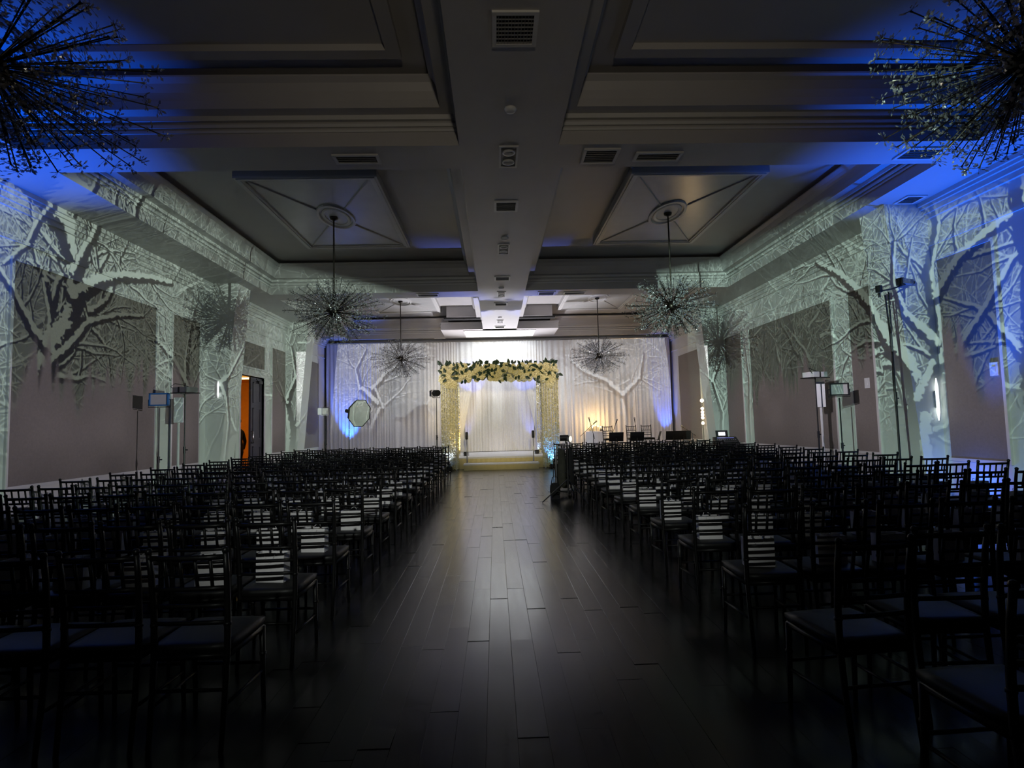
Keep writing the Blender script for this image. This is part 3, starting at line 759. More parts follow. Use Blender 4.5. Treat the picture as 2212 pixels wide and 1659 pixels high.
# tied side curtains
for sx, xe in ((-1, -1.3), (1, 1.65)):
    m = MB(); vs = []; fs = []; rows = 14; n = 14
    for j in range(rows + 1):
        z = 0.42 + (3.7 - 0.42) * j / rows
        w = 0.16 + 0.34 * min(1, abs(z - 1.15) / 1.6) if z > 1.15 else 0.16 + 0.12 * (1.15 - z) / 0.75
        for i in range(n + 1):
            t = i / n; vs.append((xe - sx * (w * t) + sx * 0.1, 22.55 + 0.03 * math.sin(i * 2.2), z))
    for j in range(rows):
        for i in range(n):
            a = j * (n + 1) + i; fs.append((a, a + 1, a + n + 2, a + n + 1))
    m.add(vs, fs); m.build('side_curtain', 'drape', inn, True)

# ================================================================== FLOWER ARCH
arch = thing('flower_arch', 'cream flower wedding arch with petal-strand columns before the stage', 'flower arch', (0.17, 19.06, 0))
rf = random.Random(9)
m = MB()
for x in (-1.66, 1.66):
    for dy_ in (-0.16, 0.16):
        for dx_ in (-0.2, 0.2): m.tube([(x + dx_, dy_, 0.0), (x + dx_, dy_, 2.95)], 0.018, 6)
m.build('post_frame', 'white_plastic', arch)
MB().box(-1.88, 1.88, -0.14, 0.14, 3.0, 3.36).build('header_box', 'leaf', arch)
def strand_mesh(L, seed):
    rr = random.Random(seed); m = MB(); m.tube([(0, 0, 0), (0, 0, L)], 0.004, 3, False)
    z = 0.02
    while z < L:
        for k in range(2):
            a = rr.uniform(0, 2 * PI); t = rr.uniform(-0.7, 0.7); s_ = rr.uniform(0.016, 0.027)
            c = Vector((math.cos(a) * 0.022, math.sin(a) * 0.022, z))
            u = Vector((-math.sin(a), math.cos(a), 0)) * s_; v = (Vector((0, 0, 1)) + Vector((math.cos(a), math.sin(a), 0)) * t).normalized() * s_
            m.add([c - u, c - v, c + u, c + v], [(0, 1, 2, 3)])
        z += rr.uniform(0.014, 0.022)
    return m
SM = [strand_mesh(2.92, 60 + i).mesh('petal_strand', 'petal') for i in range(5)]
SMr = [strand_mesh(2.85, 80 + i).mesh('petal_strand', 'petal') for i in range(2)]
for x in (-1.66, 1.66):
    pos = [(-0.245 + 0.49 * i / 8, -0.19) for i in range(9)] + [(-0.25, -0.07), (0.25, -0.07), (-0.25, 0.06), (0.25, 0.06)] + [(-0.2 + 0.4 * i / 4, 0.19) for i in range(5)]
    for (px_, py_) in pos:
        link('petal_strand', rf.choice(SM), arch, (x + px_, py_, 0.02), (rf.uniform(-0.004, 0.004), rf.uniform(-0.004, 0.004), rf.uniform(0, 6)))
for x, lab in ((-1.45, 'white petal column standing on the stage behind the left front column'), (1.69, 'white petal column standing on the stage behind the right front column')):
    t = thing('flower_column', lab, 'flower column', (x, 20.75, 0.381), 0, 'rear petal columns')
    MB().box(-0.2, 0.2, -0.12, 0.12, 0.0, 0.02).build('base', 'white_plastic', t)
    m = MB(); m.tube([(0, 0, 0.02), (0, 0, 2.9)], 0.03, 8); m.build('post', 'white_plastic', t)
    MB().box(-0.2, 0.2, -0.05, 0.05, 2.85, 2.95).build('top_bar', 'petal', t)
    for k in range(6):
        link('petal_strand', rf.choice(SMr), t, (-0.16 + 0.064 * k, -0.07 + 0.03 * (k % 2), 0.03), (0, 0, rf.uniform(0, 6)))
def blossom_mesh(seed):
    rr = random.Random(seed); m = MB()
    for k in range(26):
        ph = math.acos(1 - 1.25 * (k + 0.5) / 26); th = k * 2.39996
        n = Vector((math.sin(ph) * math.cos(th), -math.cos(ph), math.sin(ph) * math.sin(th)))
        c = n * 0.085
        u = n.cross(Vector((0.3, 0.2, 0.9))).normalized(); v = n.cross(u)
        s_ = rr.uniform(0.036, 0.052); tw = rr.uniform(0, PI)
        uu = (u * math.cos(tw) + v * math.sin(tw)) * s_; vv = (v * math.cos(tw) - u * math.sin(tw)) * s_
        lift = n * 0.018
        m.add([c - uu + lift, c - vv * 0.9, c + uu + lift, c + vv * 0.9, c - n * 0.012], [(0, 1, 4), (1, 2, 4), (2, 3, 4), (3, 0, 4)])
    return m.mesh('blossom', 'blossom')
BMm = [blossom_mesh(i) for i in range(4)]
for k in range(150):
    u = -1.92 + 3.84 * ((k * 0.618034) % 1.0) + rf.uniform(-0.03, 0.03); face = rf.random()
    if face < 0.72: loc = (u, -0.17 + rf.uniform(-0.05, 0.05), 2.95 + 0.45 * ((k * 0.7548777) % 1.0)); rot = (rf.uniform(-0.4, 0.4), rf.uniform(0, 6), rf.uniform(-0.3, 0.3))
    elif face < 0.86: loc = (u, rf.uniform(-0.18, 0.18), 3.4); rot = (-PI / 2 + rf.uniform(-0.3, 0.3), 0, rf.uniform(0, 6))
    else: loc = (u, rf.uniform(-0.18, 0.1), 2.95); rot = (PI / 2 + rf.uniform(-0.3, 0.3), 0, rf.uniform(0, 6))
    s_ = rf.uniform(0.75, 1.1); link('blossom', rf.choice(BMm), arch, loc, rot, (s_, s_, s_))
for x in (-1.66, 1.66):
    for k in range(9):
        s_ = rf.uniform(0.8, 1.15)
        link('blossom', rf.choice(BMm), arch, (x + rf.uniform(-0.26, 0.26), -0.19, rf.uniform(2.68, 2.95)), (rf.uniform(-0.3, 0.3), rf.uniform(0, 6), 0), (s_, s_, s_))
def leaf_mesh():
    m = MB()
    m.add([(0, 0, 0), (-0.045, -0.012, 0.05), (0, 0, 0.06), (0.045, -0.012, 0.05), (-0.03, -0.02, 0.11), (0, -0.01, 0.16), (0.03, -0.02, 0.11)],
          [(0, 2, 1), (0, 3, 2), (1, 2, 5, 4), (2, 3, 6, 5)])
    return m.mesh('leaf', 'leaf')
LM = leaf_mesh()
for k in range(150):
    top = rf.random() < 0.4
    u = -1.96 + 3.92 * ((k * 0.618034 + 0.3) % 1.0)
    loc = (u, rf.uniform(-0.2, 0.1), 3.44) if top else (u, rf.uniform(-0.33, -0.25), rf.uniform(2.88, 3.4))
    s_ = rf.uniform(0.8, 1.35)
    link('leaf', LM, arch, loc, (rf.uniform(-0.6, 0.3), rf.uniform(-1.4, 1.4) if top else rf.uniform(-3, 3), rf.uniform(-0.5, 0.5)), (s_, s_, s_))

# uplights at the arch
def uplight(x, y, z, lens, label, power, color, target, deg=60):
    t = thing('uplight', label, 'uplight', (x, y, z), 0, 'uplights around the arch')
    m = MB(); m.lathe([(0.07, 0.0), (0.075, 0.02), (0.075, 0.12), (0.07, 0.14), (0.06, 0.14), (0.055, 0.125)], (0, 0, 0), 16); m.build('housing', 'black_metal', t)
    m = MB(); m.lathe([(0.001, 0.128), (0.05, 0.128), (0.05, 0.133), (0.001, 0.133)], (0, 0, 0), 16); m.build('lens', lens, t)
    m = MB(); m.tube([(-0.1, 0, 0.0), (-0.1, 0, 0.09), (0.1, 0, 0.09), (0.1, 0, 0.0)], 0.008, 6); m.build('bracket', 'black_metal', t)
    spot('uplight_beam', (x, y, z + 0.16), target, power, color, deg, 0.7, 0.03)
uplight(-1.5, 18.72, 0.0, 'lamp_blue', 'small uplight with blue lens at the foot of the left petal column', 40, (0.45, 0.55, 1.0), (-1.5, 19.05, 1.4))
uplight(1.83, 18.74, 0.0, 'lamp_cyan', 'glowing cyan uplight at the foot of the right petal column', 130, (0.05, 0.25, 1.0), (1.83, 18.98, 1.6), 70)
uplight(-1.05, 20.35, 0.382, 'lamp_warm', 'warm glowing uplight on the stage behind the left petal column', 110, (1.0, 0.7, 0.25), (-1.3, 20.75, 1.0), 90)
uplight(1.46, 20.45, 0.382, 'lamp_blue', 'blue stage uplight behind the right petal column', 20, (0.15, 0.3, 1.0), (1.6, 22.9, 1.6), 60)

# slim posts by the step
for x, lab in ((-0.95, 'slim steel post with black top left of the stage step'), (1.25, 'slim steel post with black top right of the stage step')):
    t = thing('stanchion_post', lab, 'post', (x, 19.12, 0.2), 0, 'posts beside the stage step')
    m = MB(); m.lathe([(0.09, 0), (0.09, 0.012), (0.03, 0.02), (0.001, 0.02)], (0, 0, 0), 16); m.build('base', 'chrome', t)
    m = MB(); m.tube([(0, 0, 0.015), (0, 0, 0.8)], 0.02, 8); m.build('pole', 'chrome', t, True)
    m = MB(); m.tube([(0, 0, 0.78), (0, 0, 0.8), (0, 0, 1.0), (0, 0, 1.03)], [0.03, 0.045, 0.045, 0.03], 10); m.build('cap', 'black_plastic', t, True)

# ================================================================== CHAIRS
# one ballroom chair: parts are shared meshes
def leg_rear(s):
    m = MB(); p = [(s * 0.165, -0.235, 0), (s * 0.168, -0.205, 0.25), (s * 0.17, -0.19, 0.44), (s * 0.172, -0.195, 0.62), (s * 0.176, -0.215, 0.8), (s * 0.178, -0.235, 0.905)]
    m.tube(p, [0.011, 0.0135, 0.015, 0.015, 0.014, 0.013], 6); m.ball((s * 0.178, -0.237, 0.915), 0.018, 6, 4)
    m.tube([(s * 0.171, -0.192, 0.56), (s * 0.171, -0.192, 0.575)], 0.018, 6); return m
def leg_front(s):
    m = MB(); m.tube([(s * 0.18, 0.195, 0), (s * 0.178, 0.185, 0.25), (s * 0.176, 0.18, 0.43)], [0.011, 0.014, 0.016], 6); m.tube([(s * 0.178, 0.184, 0.28), (s * 0.178, 0.184, 0.295)], 0.018, 6); return m
def rail(z, y, r, bow):
    m = MB(); m.tube([(x, y - bow * (1 - (x / 0.175) ** 2), z) for x in (-0.176, -0.09, 0.0, 0.09, 0.176)], r, 5); return m
def seatframe():
    m = MB(); m.tube([(-0.17, -0.19, 0.42), (0.17, -0.19, 0.42), (0.176, 0.18, 0.42), (-0.176, 0.18, 0.42), (-0.17, -0.19, 0.42)], 0.017, 6); return m
def cushion():
    m = MB(); vs = []; fs = []
    lay = [(0.0, 0.43, 0.0), (0.012, 0.452, 0.0), (0.02, 0.472, -0.006), (0.0, 0.48, -0.03), (-0.0, 0.485, -0.09)]
    corners = [(-0.172, -0.195), (0.172, -0.195), (0.182, 0.2), (-0.182, 0.2)]
    n = 16
    for (o, z, ins) in lay:
        for k in range(n):
            t = k / n * 4; i = int(t); f = t - i
            x0, y0 = corners[i]; x1, y1 = corners[(i + 1) % 4]
            x = x0 + (x1 - x0) * f; y = y0 + (y1 - y0) * f
            rr = 0.96 if k % 4 == 0 else 1.0
            L = math.hypot(x, y); g = (L + o + ins) / L * rr
            vs.append((x * g, y * g, z))
    for j in range(len(lay) - 1):
        for k in range(n): fs.append((j * n + k, j * n + (k + 1) % n, (j + 1) * n + (k + 1) % n, (j + 1) * n + k))
    fs.append(tuple(range(n))); fs.append(tuple((len(lay) - 1) * n + k for k in range(n)))
    m.add(vs, fs); return m
def spindle(x):
    m = MB(); m.tube([(x, -0.205, 0.732), (x * 1.01, -0.235, 0.88)], 0.0085, 5); return m
def stretcher(p, q): m = MB(); m.tube([p, q], 0.009, 5); return m
CP = [('leg', leg_rear(-1)), ('leg', leg_rear(1)), ('leg', leg_front(-1)), ('leg', leg_front(1)), ('seat_frame', seatframe()),
      ('top_rail', rail(0.885, -0.232, 0.0135, 0.022)), ('back_rail', rail(0.735, -0.205, 0.0115, 0.012)), ('back_rail', rail(0.655, -0.197, 0.0115, 0.01)), ('back_rail', rail(0.575, -0.192, 0.0115, 0.008)),
      ('spindle', spindle(-0.105)), ('spindle', spindle(-0.035)), ('spindle', spindle(0.035)), ('spindle', spindle(0.105)),
      ('stretcher', stretcher((-0.167, -0.21, 0.2), (-0.178, 0.187, 0.2))), ('stretcher', stretcher((0.167, -0.21, 0.2), (0.178, 0.187, 0.2))),
      ('stretcher', stretcher((-0.178, 0.186, 0.24), (0.178, 0.186, 0.24))), ('stretcher', stretcher((-0.168, -0.2, 0.27), (0.168, -0.2, 0.27)))]
CPM = [(n, m.mesh('chair_' + n, 'black_wood', True)) for n, m in CP] + [('cushion', cushion().mesh('chair_cushion', 'cushion', True))]
jm = MB()
for n, m in CP: jm.add(m.v, m.f)
CHAIR_FRAME = jm.mesh('chair_frame', 'black_wood', True); CUSH = CPM[-1][1]
def bag_mesh():
    m = MB(); w, d, h = 0.095, 0.042, 0.185
    # open-topped paper bag with thickness
    o = [(-w, -d), (w, -d), (w, d), (-w, d)]; i = [(-w + 0.003, -d + 0.003), (w - 0.003, -d + 0.003), (w - 0.003, d - 0.003), (-w + 0.003, d - 0.003)]
    vs = [(x, y, 0) for x, y in o] + [(x * 1.02, y * 0.9, h) for x, y in o] + [(x * 1.02, y * 0.9, h) for x, y in i] + [(x, y, 0.004) for x, y in i]
    fs = [(3, 2, 1, 0)] + [(k, (k + 1) % 4, 4 + (k + 1) % 4, 4 + k) for k in range(4)] + [(4 + k, 4 + (k + 1) % 4, 8 + (k + 1) % 4, 8 + k) for k in range(4)] + \
         [(8 + k, 8 + (k + 1) % 4, 12 + (k + 1) % 4, 12 + k) for k in range(4)] + [(12, 13, 14, 15)]
    m.add(vs, fs); return m
def rope_mesh(s, hang):
    m = MB(); pts = []
    for k in range(9):
        t = k / 8; x = -0.035 + 0.07 * t
        if hang: pts.append((x, s * 0.043, 0.178 - 0.055 * math.sin(PI * t)))
        else: pts.append((x, s * (0.036 + 0.03 * math.sin(PI * t)), 0.18 + 0.028 * math.sin(PI * t)))
    m.tube(pts, 0.0026, 5); return m
BAG = bag_mesh().mesh('bag_body', 'bag')
ROPES = [rope_mesh(-1, True).mesh('bag_rope', 'bag_rope'), rope_mesh(1, False).mesh('bag_rope', 'bag_rope')]

ROW0, PITCH = 2.99, 0.912            # chair centre of row 0, row pitch
def in_view(x, y):
    d = Vector((x, y, 0.7)) - camo.location
    cx = d.dot(_X); cz = d.dot(_Fw)
    return cz > 0.3 and abs(cx) / cz < 1106 / 1240 + 0.32 / cz
rc = random.Random(21)
used_inds = {}
def put_chair(side, k, i, x, y, rz, bag, rowname):
    seat = ORD[i]
    where = 'left' if side < 0 else 'right'
    lab = f'black chair {where} of aisle, {rowname} row from camera, {seat} seat from aisle'
    near = y < 6.9
    if near:
        t = thing('ballroom_chair', lab, 'chair', (x, y, 0), rz, 'ballroom chairs set out in rows')
        for n, me in CPM: link(n, me, t)
    else:
        t = link('ballroom_chair', CHAIR_FRAME, None, (x, y, 0), (0, 0, rz)); tag(t, lab, 'chair', 'ballroom chairs set out in rows')
        link('cushion', CUSH, t)
    if bag:
        bl = f'white gift bag on chair {where} of aisle, {rowname} row from camera, {seat} seat from aisle'
        br = rz + rc.uniform(-0.16, 0.16)
        bo = link('gift_bag', BAG, None, (x + rc.uniform(-0.04, 0.04), y - 0.05 + rc.uniform(-0.03, 0.05), 0.4855), (0, 0, br))
        tag(bo, bl, 'gift bag', 'white gift bags on the chairs')
        if y < 10:
            link('bag_handle', ROPES[0], bo); link('bag_handle', ROPES[1], bo)
for k in range(-1, 15):
    y = ROW0 + PITCH * k
    for side in (-1, 1):
        if side < 0 and k < 0: continue
        rn = ORD[k] if side < 0 else ORD[k + 1]
        for i in range(10):
            if side < 0: x = -1.445 - 0.416 * i
            else: x = 1.755 + 0.432 * i
            if side > 0 and k == 0 and i == 0: xx, yy_, rz = 1.66, y - 0.2, 0.1
            elif side > 0 and k == -1: xx, yy_, rz = x + 0.06, y, 0.05
            else:
                rz = rc.uniform(-0.03, 0.03); xx = x + rc.uniform(-0.006, 0.006); yy_ = y + rc.uniform(-0.04, 0.04)
            if not in_view(xx, yy_): continue
            put_chair(side, k, i, xx, yy_, rz, (k >= 1) if i or side else True, rn)

# ================================================================== CHANDELIERS
rk = random.Random(77)
def rod_mesh():
    m = MB(); m.tube([(0, 0, 0.0), (0, 0, 0.97), (0, 0, 1.0)], [0.0045, 0.0045, 0.008], 5); return m.mesh('chandelier_rod', 'metal_dark')
ROD = rod_mesh()
def sprig_mesh(seed):
    rr = random.Random(seed); m = MB()
    for c in range(5):
        z0 = (1.0, rr.uniform(0.82, 0.93), rr.uniform(0.68, 0.8), rr.uniform(0.55, 0.68), rr.uniform(0.4, 0.55))[c]
        for k in range(9 if c == 0 else 7):
            a = rr.uniform(0, 2 * PI); e = rr.uniform(-0.5, 1.2) if c == 0 else rr.uniform(-0.9, 0.9)
            L = rr.uniform(0.03, 0.065)
            dv = Vector((math.cos(a) * math.cos(e), math.sin(a) * math.cos(e), math.sin(e)))
            p0 = Vector((0, 0, z0)); p1 = p0 + dv * L
            m.cur = 1; m.tube([p0, p1], 0.0014, 3, False); m.cur = 0
            # flat oval crystal petal
            u = dv.cross(Vector((0.3, 0.5, 0.81))).normalized() * 0.012; v = dv * 0.017; w = u.cross(v).normalized() * 0.005
            m.add([p1 - v, p1 + u, p1 + v, p1 - u, p1 + w, p1 - w], [(0, 1, 4), (1, 2, 4), (2, 3, 4), (3, 0, 4), (1, 0, 5), (2, 1, 5), (3, 2, 5), (0, 3, 5)])
    return m.mesh('crystal_sprig', ['crystal', 'metal_dark'])
SPR = [sprig_mesh(i) for i in range(6)]
def chandelier(x, y, z, label, seed, nrod=150):
    rr = random.Random(seed)
    t = thing('chandelier', label, 'chandelier', (x, y, z), 0, 'starburst chandeliers')
    m = MB(); m.tube([(0, 0, 0.08), (0, 0, 5.70 - z)], 0.016, 8); m.build('stem', 'metal_dark', t)
    m = MB(); m.lathe([(0.001, -0.05), (0.03, -0.05), (0.07, -0.03), (0.08, 0), (0.08, 0.012), (0.001, 0.012)], (0, 0, 5.70 - z), 16); m.build('canopy', 'metal_dark', t, True)
    m = MB(); m.ball((0, 0, 0), 0.1, 12, 8); m.build('hub', 'metal_dark', t, True)
    for k in range(nrod):
        cz = 1 - 2 * (k + 0.5) / nrod; th = k * 2.39996 + rr.uniform(-0.2, 0.2)
        cz = max(-0.98, min(0.97, cz + rr.uniform(-0.05, 0.05)))
        s_ = math.sqrt(1 - cz * cz); dv = Vector((s_ * math.cos(th), s_ * math.sin(th), cz))
        if dv.z > 0.93: continue
        rad = 1.0 / math.sqrt((dv.x ** 2 + dv.y ** 2) / 1.0 + (dv.z / 0.63) ** 2)
        L = rad * rr.choice((1.0, 0.97, 0.92, 0.85, 0.72))
        q = dv.to_track_quat('Z', 'Y').to_euler()
        r_ = link('rod', ROD, t, dv * 0.06, q, (1, 1, L - 0.06))
        r_.scale = (1, 1, L - 0.06)
        sg = link('crystal_sprig', rr.choice(SPR), r_)
        sg.rotation_euler = (0, 0, rr.uniform(0, 6)); sg['kind'] = 'stuff'
    return t
chandelier(-3.17, 3.6, 3.82, 'dark starburst chandelier with crystal sprigs at the top left corner, nearest the camera', 1)
chandelier(3.64, 3.6, 3.82, 'dark starburst chandelier with crystal sprigs at the top right corner, nearest the camera', 2)
chandelier(-3.17, 11.45, 3.78, 'starburst chandelier hanging in the middle of the hall on the left', 3)
chandelier(3.65, 11.45, 3.78, 'starburst chandelier hanging in the middle of the hall on the right', 4)
chandelier(-3.13, 19.4, 3.74, 'starburst chandelier hanging before the drape on the left', 5)
chandelier(3.6, 19.4, 3.72, 'starburst chandelier hanging before the drape on the right', 6)

# ================================================================== STANDS AND EQUIPMENT
def light_stand(x, y, h, label, cat='stand', spread=0.42, base=0.0, rz=0.3, mt='black_metal', name='light_stand'):
    t = thing(name, label, cat, (x, y, base), rz, 'equipment stands')
    m = MB(); m.tube([(0, 0, 0.12), (0, 0, h * 0.5)], 0.017, 8); m.build('lower_pole', mt, t)
    m = MB(); m.tube([(0, 0, h * 0.48), (0, 0, h)], 0.012, 8); m.build('upper_pole', mt, t)
    m = MB(); m.tube([(0, 0, h * 0.47), (0, 0, h * 0.53)], 0.024, 8); m.tube([(0.02, 0, h * 0.5), (0.06, 0, h * 0.5)], 0.012, 6); m.build('clamp', mt, t)
    for k in range(3):
        a = k * 2 * PI / 3
        m = MB(); m.tube([(0, 0, 0.42), (math.cos(a) * spread, math.sin(a) * spread, 0.012)], 0.011, 6)
        m.tube([(0, 0, 0.16), (math.cos(a) * spread * 0.5, math.sin(a) * spread * 0.5, 0.215)], 0.007, 5); m.build('leg', mt, t)
    return t
# projectors on stands
def projector_unit(x, y, h, rz, body, label, slabel):
    light_stand(x, y, h, slabel, 'stand', 0.35)
    t = thing('projector', label, 'projector', (x, y, h), rz, 'projectors on stands')
    MB().box(-0.2, 0.2, -0.17, 0.17, 0.0, 0.015).build('tray', 'black_metal', t)
    m = MB(); m.box(-0.17, 0.17, -0.14, 0.14, 0.02, 0.12); m.build('body', body, t)
    m = MB(); m.tube([(0.08, 0.14, 0.07), (0.08, 0.16, 0.07)], 0.038, 12); m.build('lens_ring', 'black_plastic', t)
    m = MB(); m.box(-0.03, 0.0, -0.145, 0.145, 0.018, 0.124); m.build('strap', 'black_cloth', t)
    m = MB(); m.tube([(-0.17, -0.1, 0.08), (-0.24, -0.12, 0.14), (-0.2, -0.05, 0.2), (-0.05, 0.0, 0.17), (0.1, 0.0, 0.125)], 0.006, 5); m.build('cable', 'black_plastic', t)
projector_unit(-6.1, 11.5, 2.22, -0.3, 'grey_plastic', 'grey video projector strapped on a tall stand by the left wall', 'black tripod stand carrying the projector by the left wall')
projector_unit(6.35, 11.15, 2.22, 0.3, 'white_plastic', 'white video projector strapped on a tall stand by the right wall', 'black tripod stand carrying the projector by the right wall')
# column loudspeakers
def column_speaker(x, y, rz, label):
    t = thing('column_speaker', label, 'loudspeaker', (x, y, 0), rz, 'white column loudspeakers')
    m = MB(); m.box(-0.09, 0.09, -0.08, 0.08, 1.66, 2.18); m.build('cabinet', 'white_plastic', t)
    MB().box(-0.075, 0.075, -0.087, -0.08, 1.7, 2.14).build('grille', 'white_plastic', t)
    m = MB(); m.tube([(0, 0, 0.42), (0, 0, 1.67)], 0.025, 8); m.build('pole', 'white_plastic', t)
    MB().box(-0.2, 0.2, -0.22, 0.22, 0.0, 0.44).build('bass_cabinet', 'white_plastic', t)
column_speaker(-6.6, 12.2, 0.5, 'white column loudspeaker on a pole by the left wall panels')
column_speaker(6.78, 11.75, -0.5, 'white column loudspeaker on a pole by the right wall, beside the projector')
# square LED lights on stands
def led_light(x, y, z, rz, frame, label, slabel):
    light_stand(x, y, z - 0.16, slabel, 'stand', 0.34)
    t = thing('led_panel_light', label, 'studio light', (x, y, z), rz, 'led panel lights on stands')
    m = MB(); w = 0.17
    for (a, c, e, f) in ((-w, w, -0.12, -0.095), (-w, w, 0.095, 0.12), (-w, -w + 0.025, -0.12, 0.12), (w - 0.025, w, -0.12, 0.12)): m.box(a, c, -0.04, 0.03, e, f)
    m.build('frame', frame, t); MB().box(-w + 0.02, w - 0.02, -0.02, 0.02, -0.1, 0.1).build('panel', 'screen_off', t)
    m = MB(); m.tube([(-w, 0, 0), (-w - 0.02, 0, 0), (-w - 0.02, 0, -0.14), (w + 0.02, 0, -0.14), (w + 0.02, 0, 0), (w, 0, 0)], 0.008, 5); m.build('yoke', 'black_metal', t)
led_light(-6.28, 10.95, 2.08, 0.15, 'blue_plastic', 'blue-framed square led light on a stand by the left wall', 'black tripod stand under the blue-framed led light')
led_light(6.55, 10.72, 1.97, -0.25, 'black_plastic', 'black-framed square led light on a stand by the right wall', 'black tripod stand under the black-framed led light')
# tall stand with cross bar and camera
tall = light_stand(6.42, 9.0, 3.45, 'very tall black light stand in front of the right wall pilaster', 'stand', 0.5)
t = thing('boom_arm', 'black cross bar with a camera on top of the very tall stand', 'camera rig', (6.42, 9.0, 3.45), 0.35)
m = MB(); m.tube([(-0.2, 0, 0.0), (0.1, 0, 0.06), (0.42, 0, 0.16)], 0.014, 6); m.build('bar', 'black_metal', t)
m = MB(); m.box(-0.25, -0.19, -0.04, 0.04, -0.02, 0.09); m.tube([(-0.22, 0, -0.03), (-0.22, 0, -0.1)], 0.02, 8); m.build('counterweight', 'black_metal', t)
m = MB(); m.box(0.3, 0.56, -0.05, 0.05, 0.16, 0.24); m.build('camera_body', 'grey_plastic', t)
m = MB(); m.tube([(0.56, 0, 0.2), (0.62, 0, 0.2)], 0.035, 10); m.box(0.27, 0.33, -0.05, 0.05, 0.13, 0.25); m.build('lens', 'black_plastic', t)
m = MB(); m.tube([(-0.05, 0.02, 3.4), (0.0, 0.03, 2.9), (0.03, 0.03, 2.4), (0.0, 0.02, 2.0), (0.05, 0.03, 1.0)], 0.014, 5); m.build('cable', 'black_plastic', tall)
# octagonal softbox
light_stand(-4.68, 18.6, 1.4, 'thin black stand holding the octagonal softbox', 'stand', 0.38)
t = thing('softbox', 'octagonal white softbox with black back aimed at the arch', 'softbox', (-4.62, 18.6, 1.98), 0)
m = MB(); ax = Vector((0.8, -0.58, -0.16)).normalized(); u = ax.cross(Vector((0, 0, 1))).normalized(); v = u.cross(ax)
def octr(c, r): return [c + (u * math.cos(PI / 8 + k * PI / 4) + v * math.sin(PI / 8 + k * PI / 4)) * r for k in range(8)]
c0 = Vector((-0.02, 0, 0)); c1 = ax * 0.42
A = octr(c0, 0.07); Bq = octr(ax * 0.30, 0.40); Dq = octr(c1, 0.46)
vs = A + Bq + Dq; fs = [(k, (k + 1) % 8, 8 + (k + 1) % 8, 8 + k) for k in range(8)] + [(8 + k, 8 + (k + 1) % 8, 16 + (k + 1) % 8, 16 + k) for k in range(8)] + [tuple(reversed(range(8)))]
m.add(vs, fs); m.build('shell', 'black_cloth', t)
m = MB(); E_ = octr(c1 - ax * 0.01, 0.445); F_ = octr(c1 - ax * 0.03, 0.445); m.add(E_ + F_, [tuple(range(8)), tuple(reversed(range(8, 16)))] + [(k, (k + 1) % 8, 8 + (k + 1) % 8, 8 + k) for k in range(8)]); m.build('diffuser', 'screen_off', t)
m = MB()
P8 = octr(c1, 0.455)
for k in range(8): m.tube([P8[k], P8[(k + 1) % 8]], 0.012, 5)
m.build('rim', 'black_cloth', t)
m = MB(); m.tube([c0 - ax * 0.2, c0 + ax * 0.02], 0.06, 10); m.build('flash_head', 'black_plastic', t)
m = MB(); m.tube([(-0.06, 0, -0.57), (-0.06, 0, -0.02)], 0.012, 8); m.tube([(-0.06, 0, -0.2), (-0.06, 0, -0.12)], 0.025, 8); m.build('bracket', 'black_metal', t)
# small light with barn doors
light_stand(-5.67, 19.4, 1.88, 'thin stand of the small barn door light left of the drape', 'stand', 0.35)
t = thing('barn_door_light', 'small square light with white barn doors at the left end of the drape', 'studio light', (-5.67, 19.4, 2.03), 0)
MB().box(-0.11, 0.11, 0.0, 0.1, -0.11, 0.11).build('body', 'grey_plastic', t)
MB().box(-0.1, 0.1, -0.01, 0.0, -0.1, 0.1).build('panel', 'screen_off', t)
m = MB(); m.add([(-0.12, -0.01, -0.11), (-0.22, -0.1, -0.11), (-0.22, -0.1, 0.11), (-0.12, -0.01, 0.11), (-0.12, 0.0, -0.11), (-0.22, -0.09, -0.11), (-0.22, -0.09, 0.11), (-0.12, 0.0, 0.11)], [(0, 1, 2, 3), (7, 6, 5, 4), (0, 4, 5, 1), (2, 6, 7, 3), (1, 5, 6, 2), (0, 3, 7, 4)]); m.build('barn_door', 'white_plastic', t)
m = MB(); m.box(-0.11, 0.11, -0.12, -0.0, -0.145, -0.135); m.build('barn_door', 'white_plastic', t)
m = MB(); m.box(-0.11, 0.11, -0.12, -0.0, 0.135, 0.145); m.build('barn_door', 'black_metal', t)
# video light left of the arch
light_stand(-1.68, 16.6, 2.25, 'black light stand at the aisle end of the left chairs by the arch', 'stand', 0.5, rz=1.2)
t = thing('video_light', 'black stage light with flaps on the stand left of the arch', 'studio light', (-1.68, 16.6, 2.3), 0.5)
m = MB(); m.tube([(0, -0.12, 0.1), (0, 0.12, 0.1)], 0.09, 10); m.build('body', 'black_metal', t)
for k, (a, c, e, f) in enumerate(((-0.1, 0.1, 0.19, 0.2), (-0.1, 0.1, 0.0, 0.01), (0.1, 0.11, 0.02, 0.18), (-0.11, -0.1, 0.02, 0.18))): MB().box(a, c, 0.1, 0.24, e, f).build('flap', 'black_metal', t)
m = MB(); m.tube([(-0.11, 0, 0.1), (-0.11, 0, -0.03), (0.11, 0, -0.03), (0.11, 0, 0.1)], 0.01, 5); m.build('yoke', 'black_metal', t)

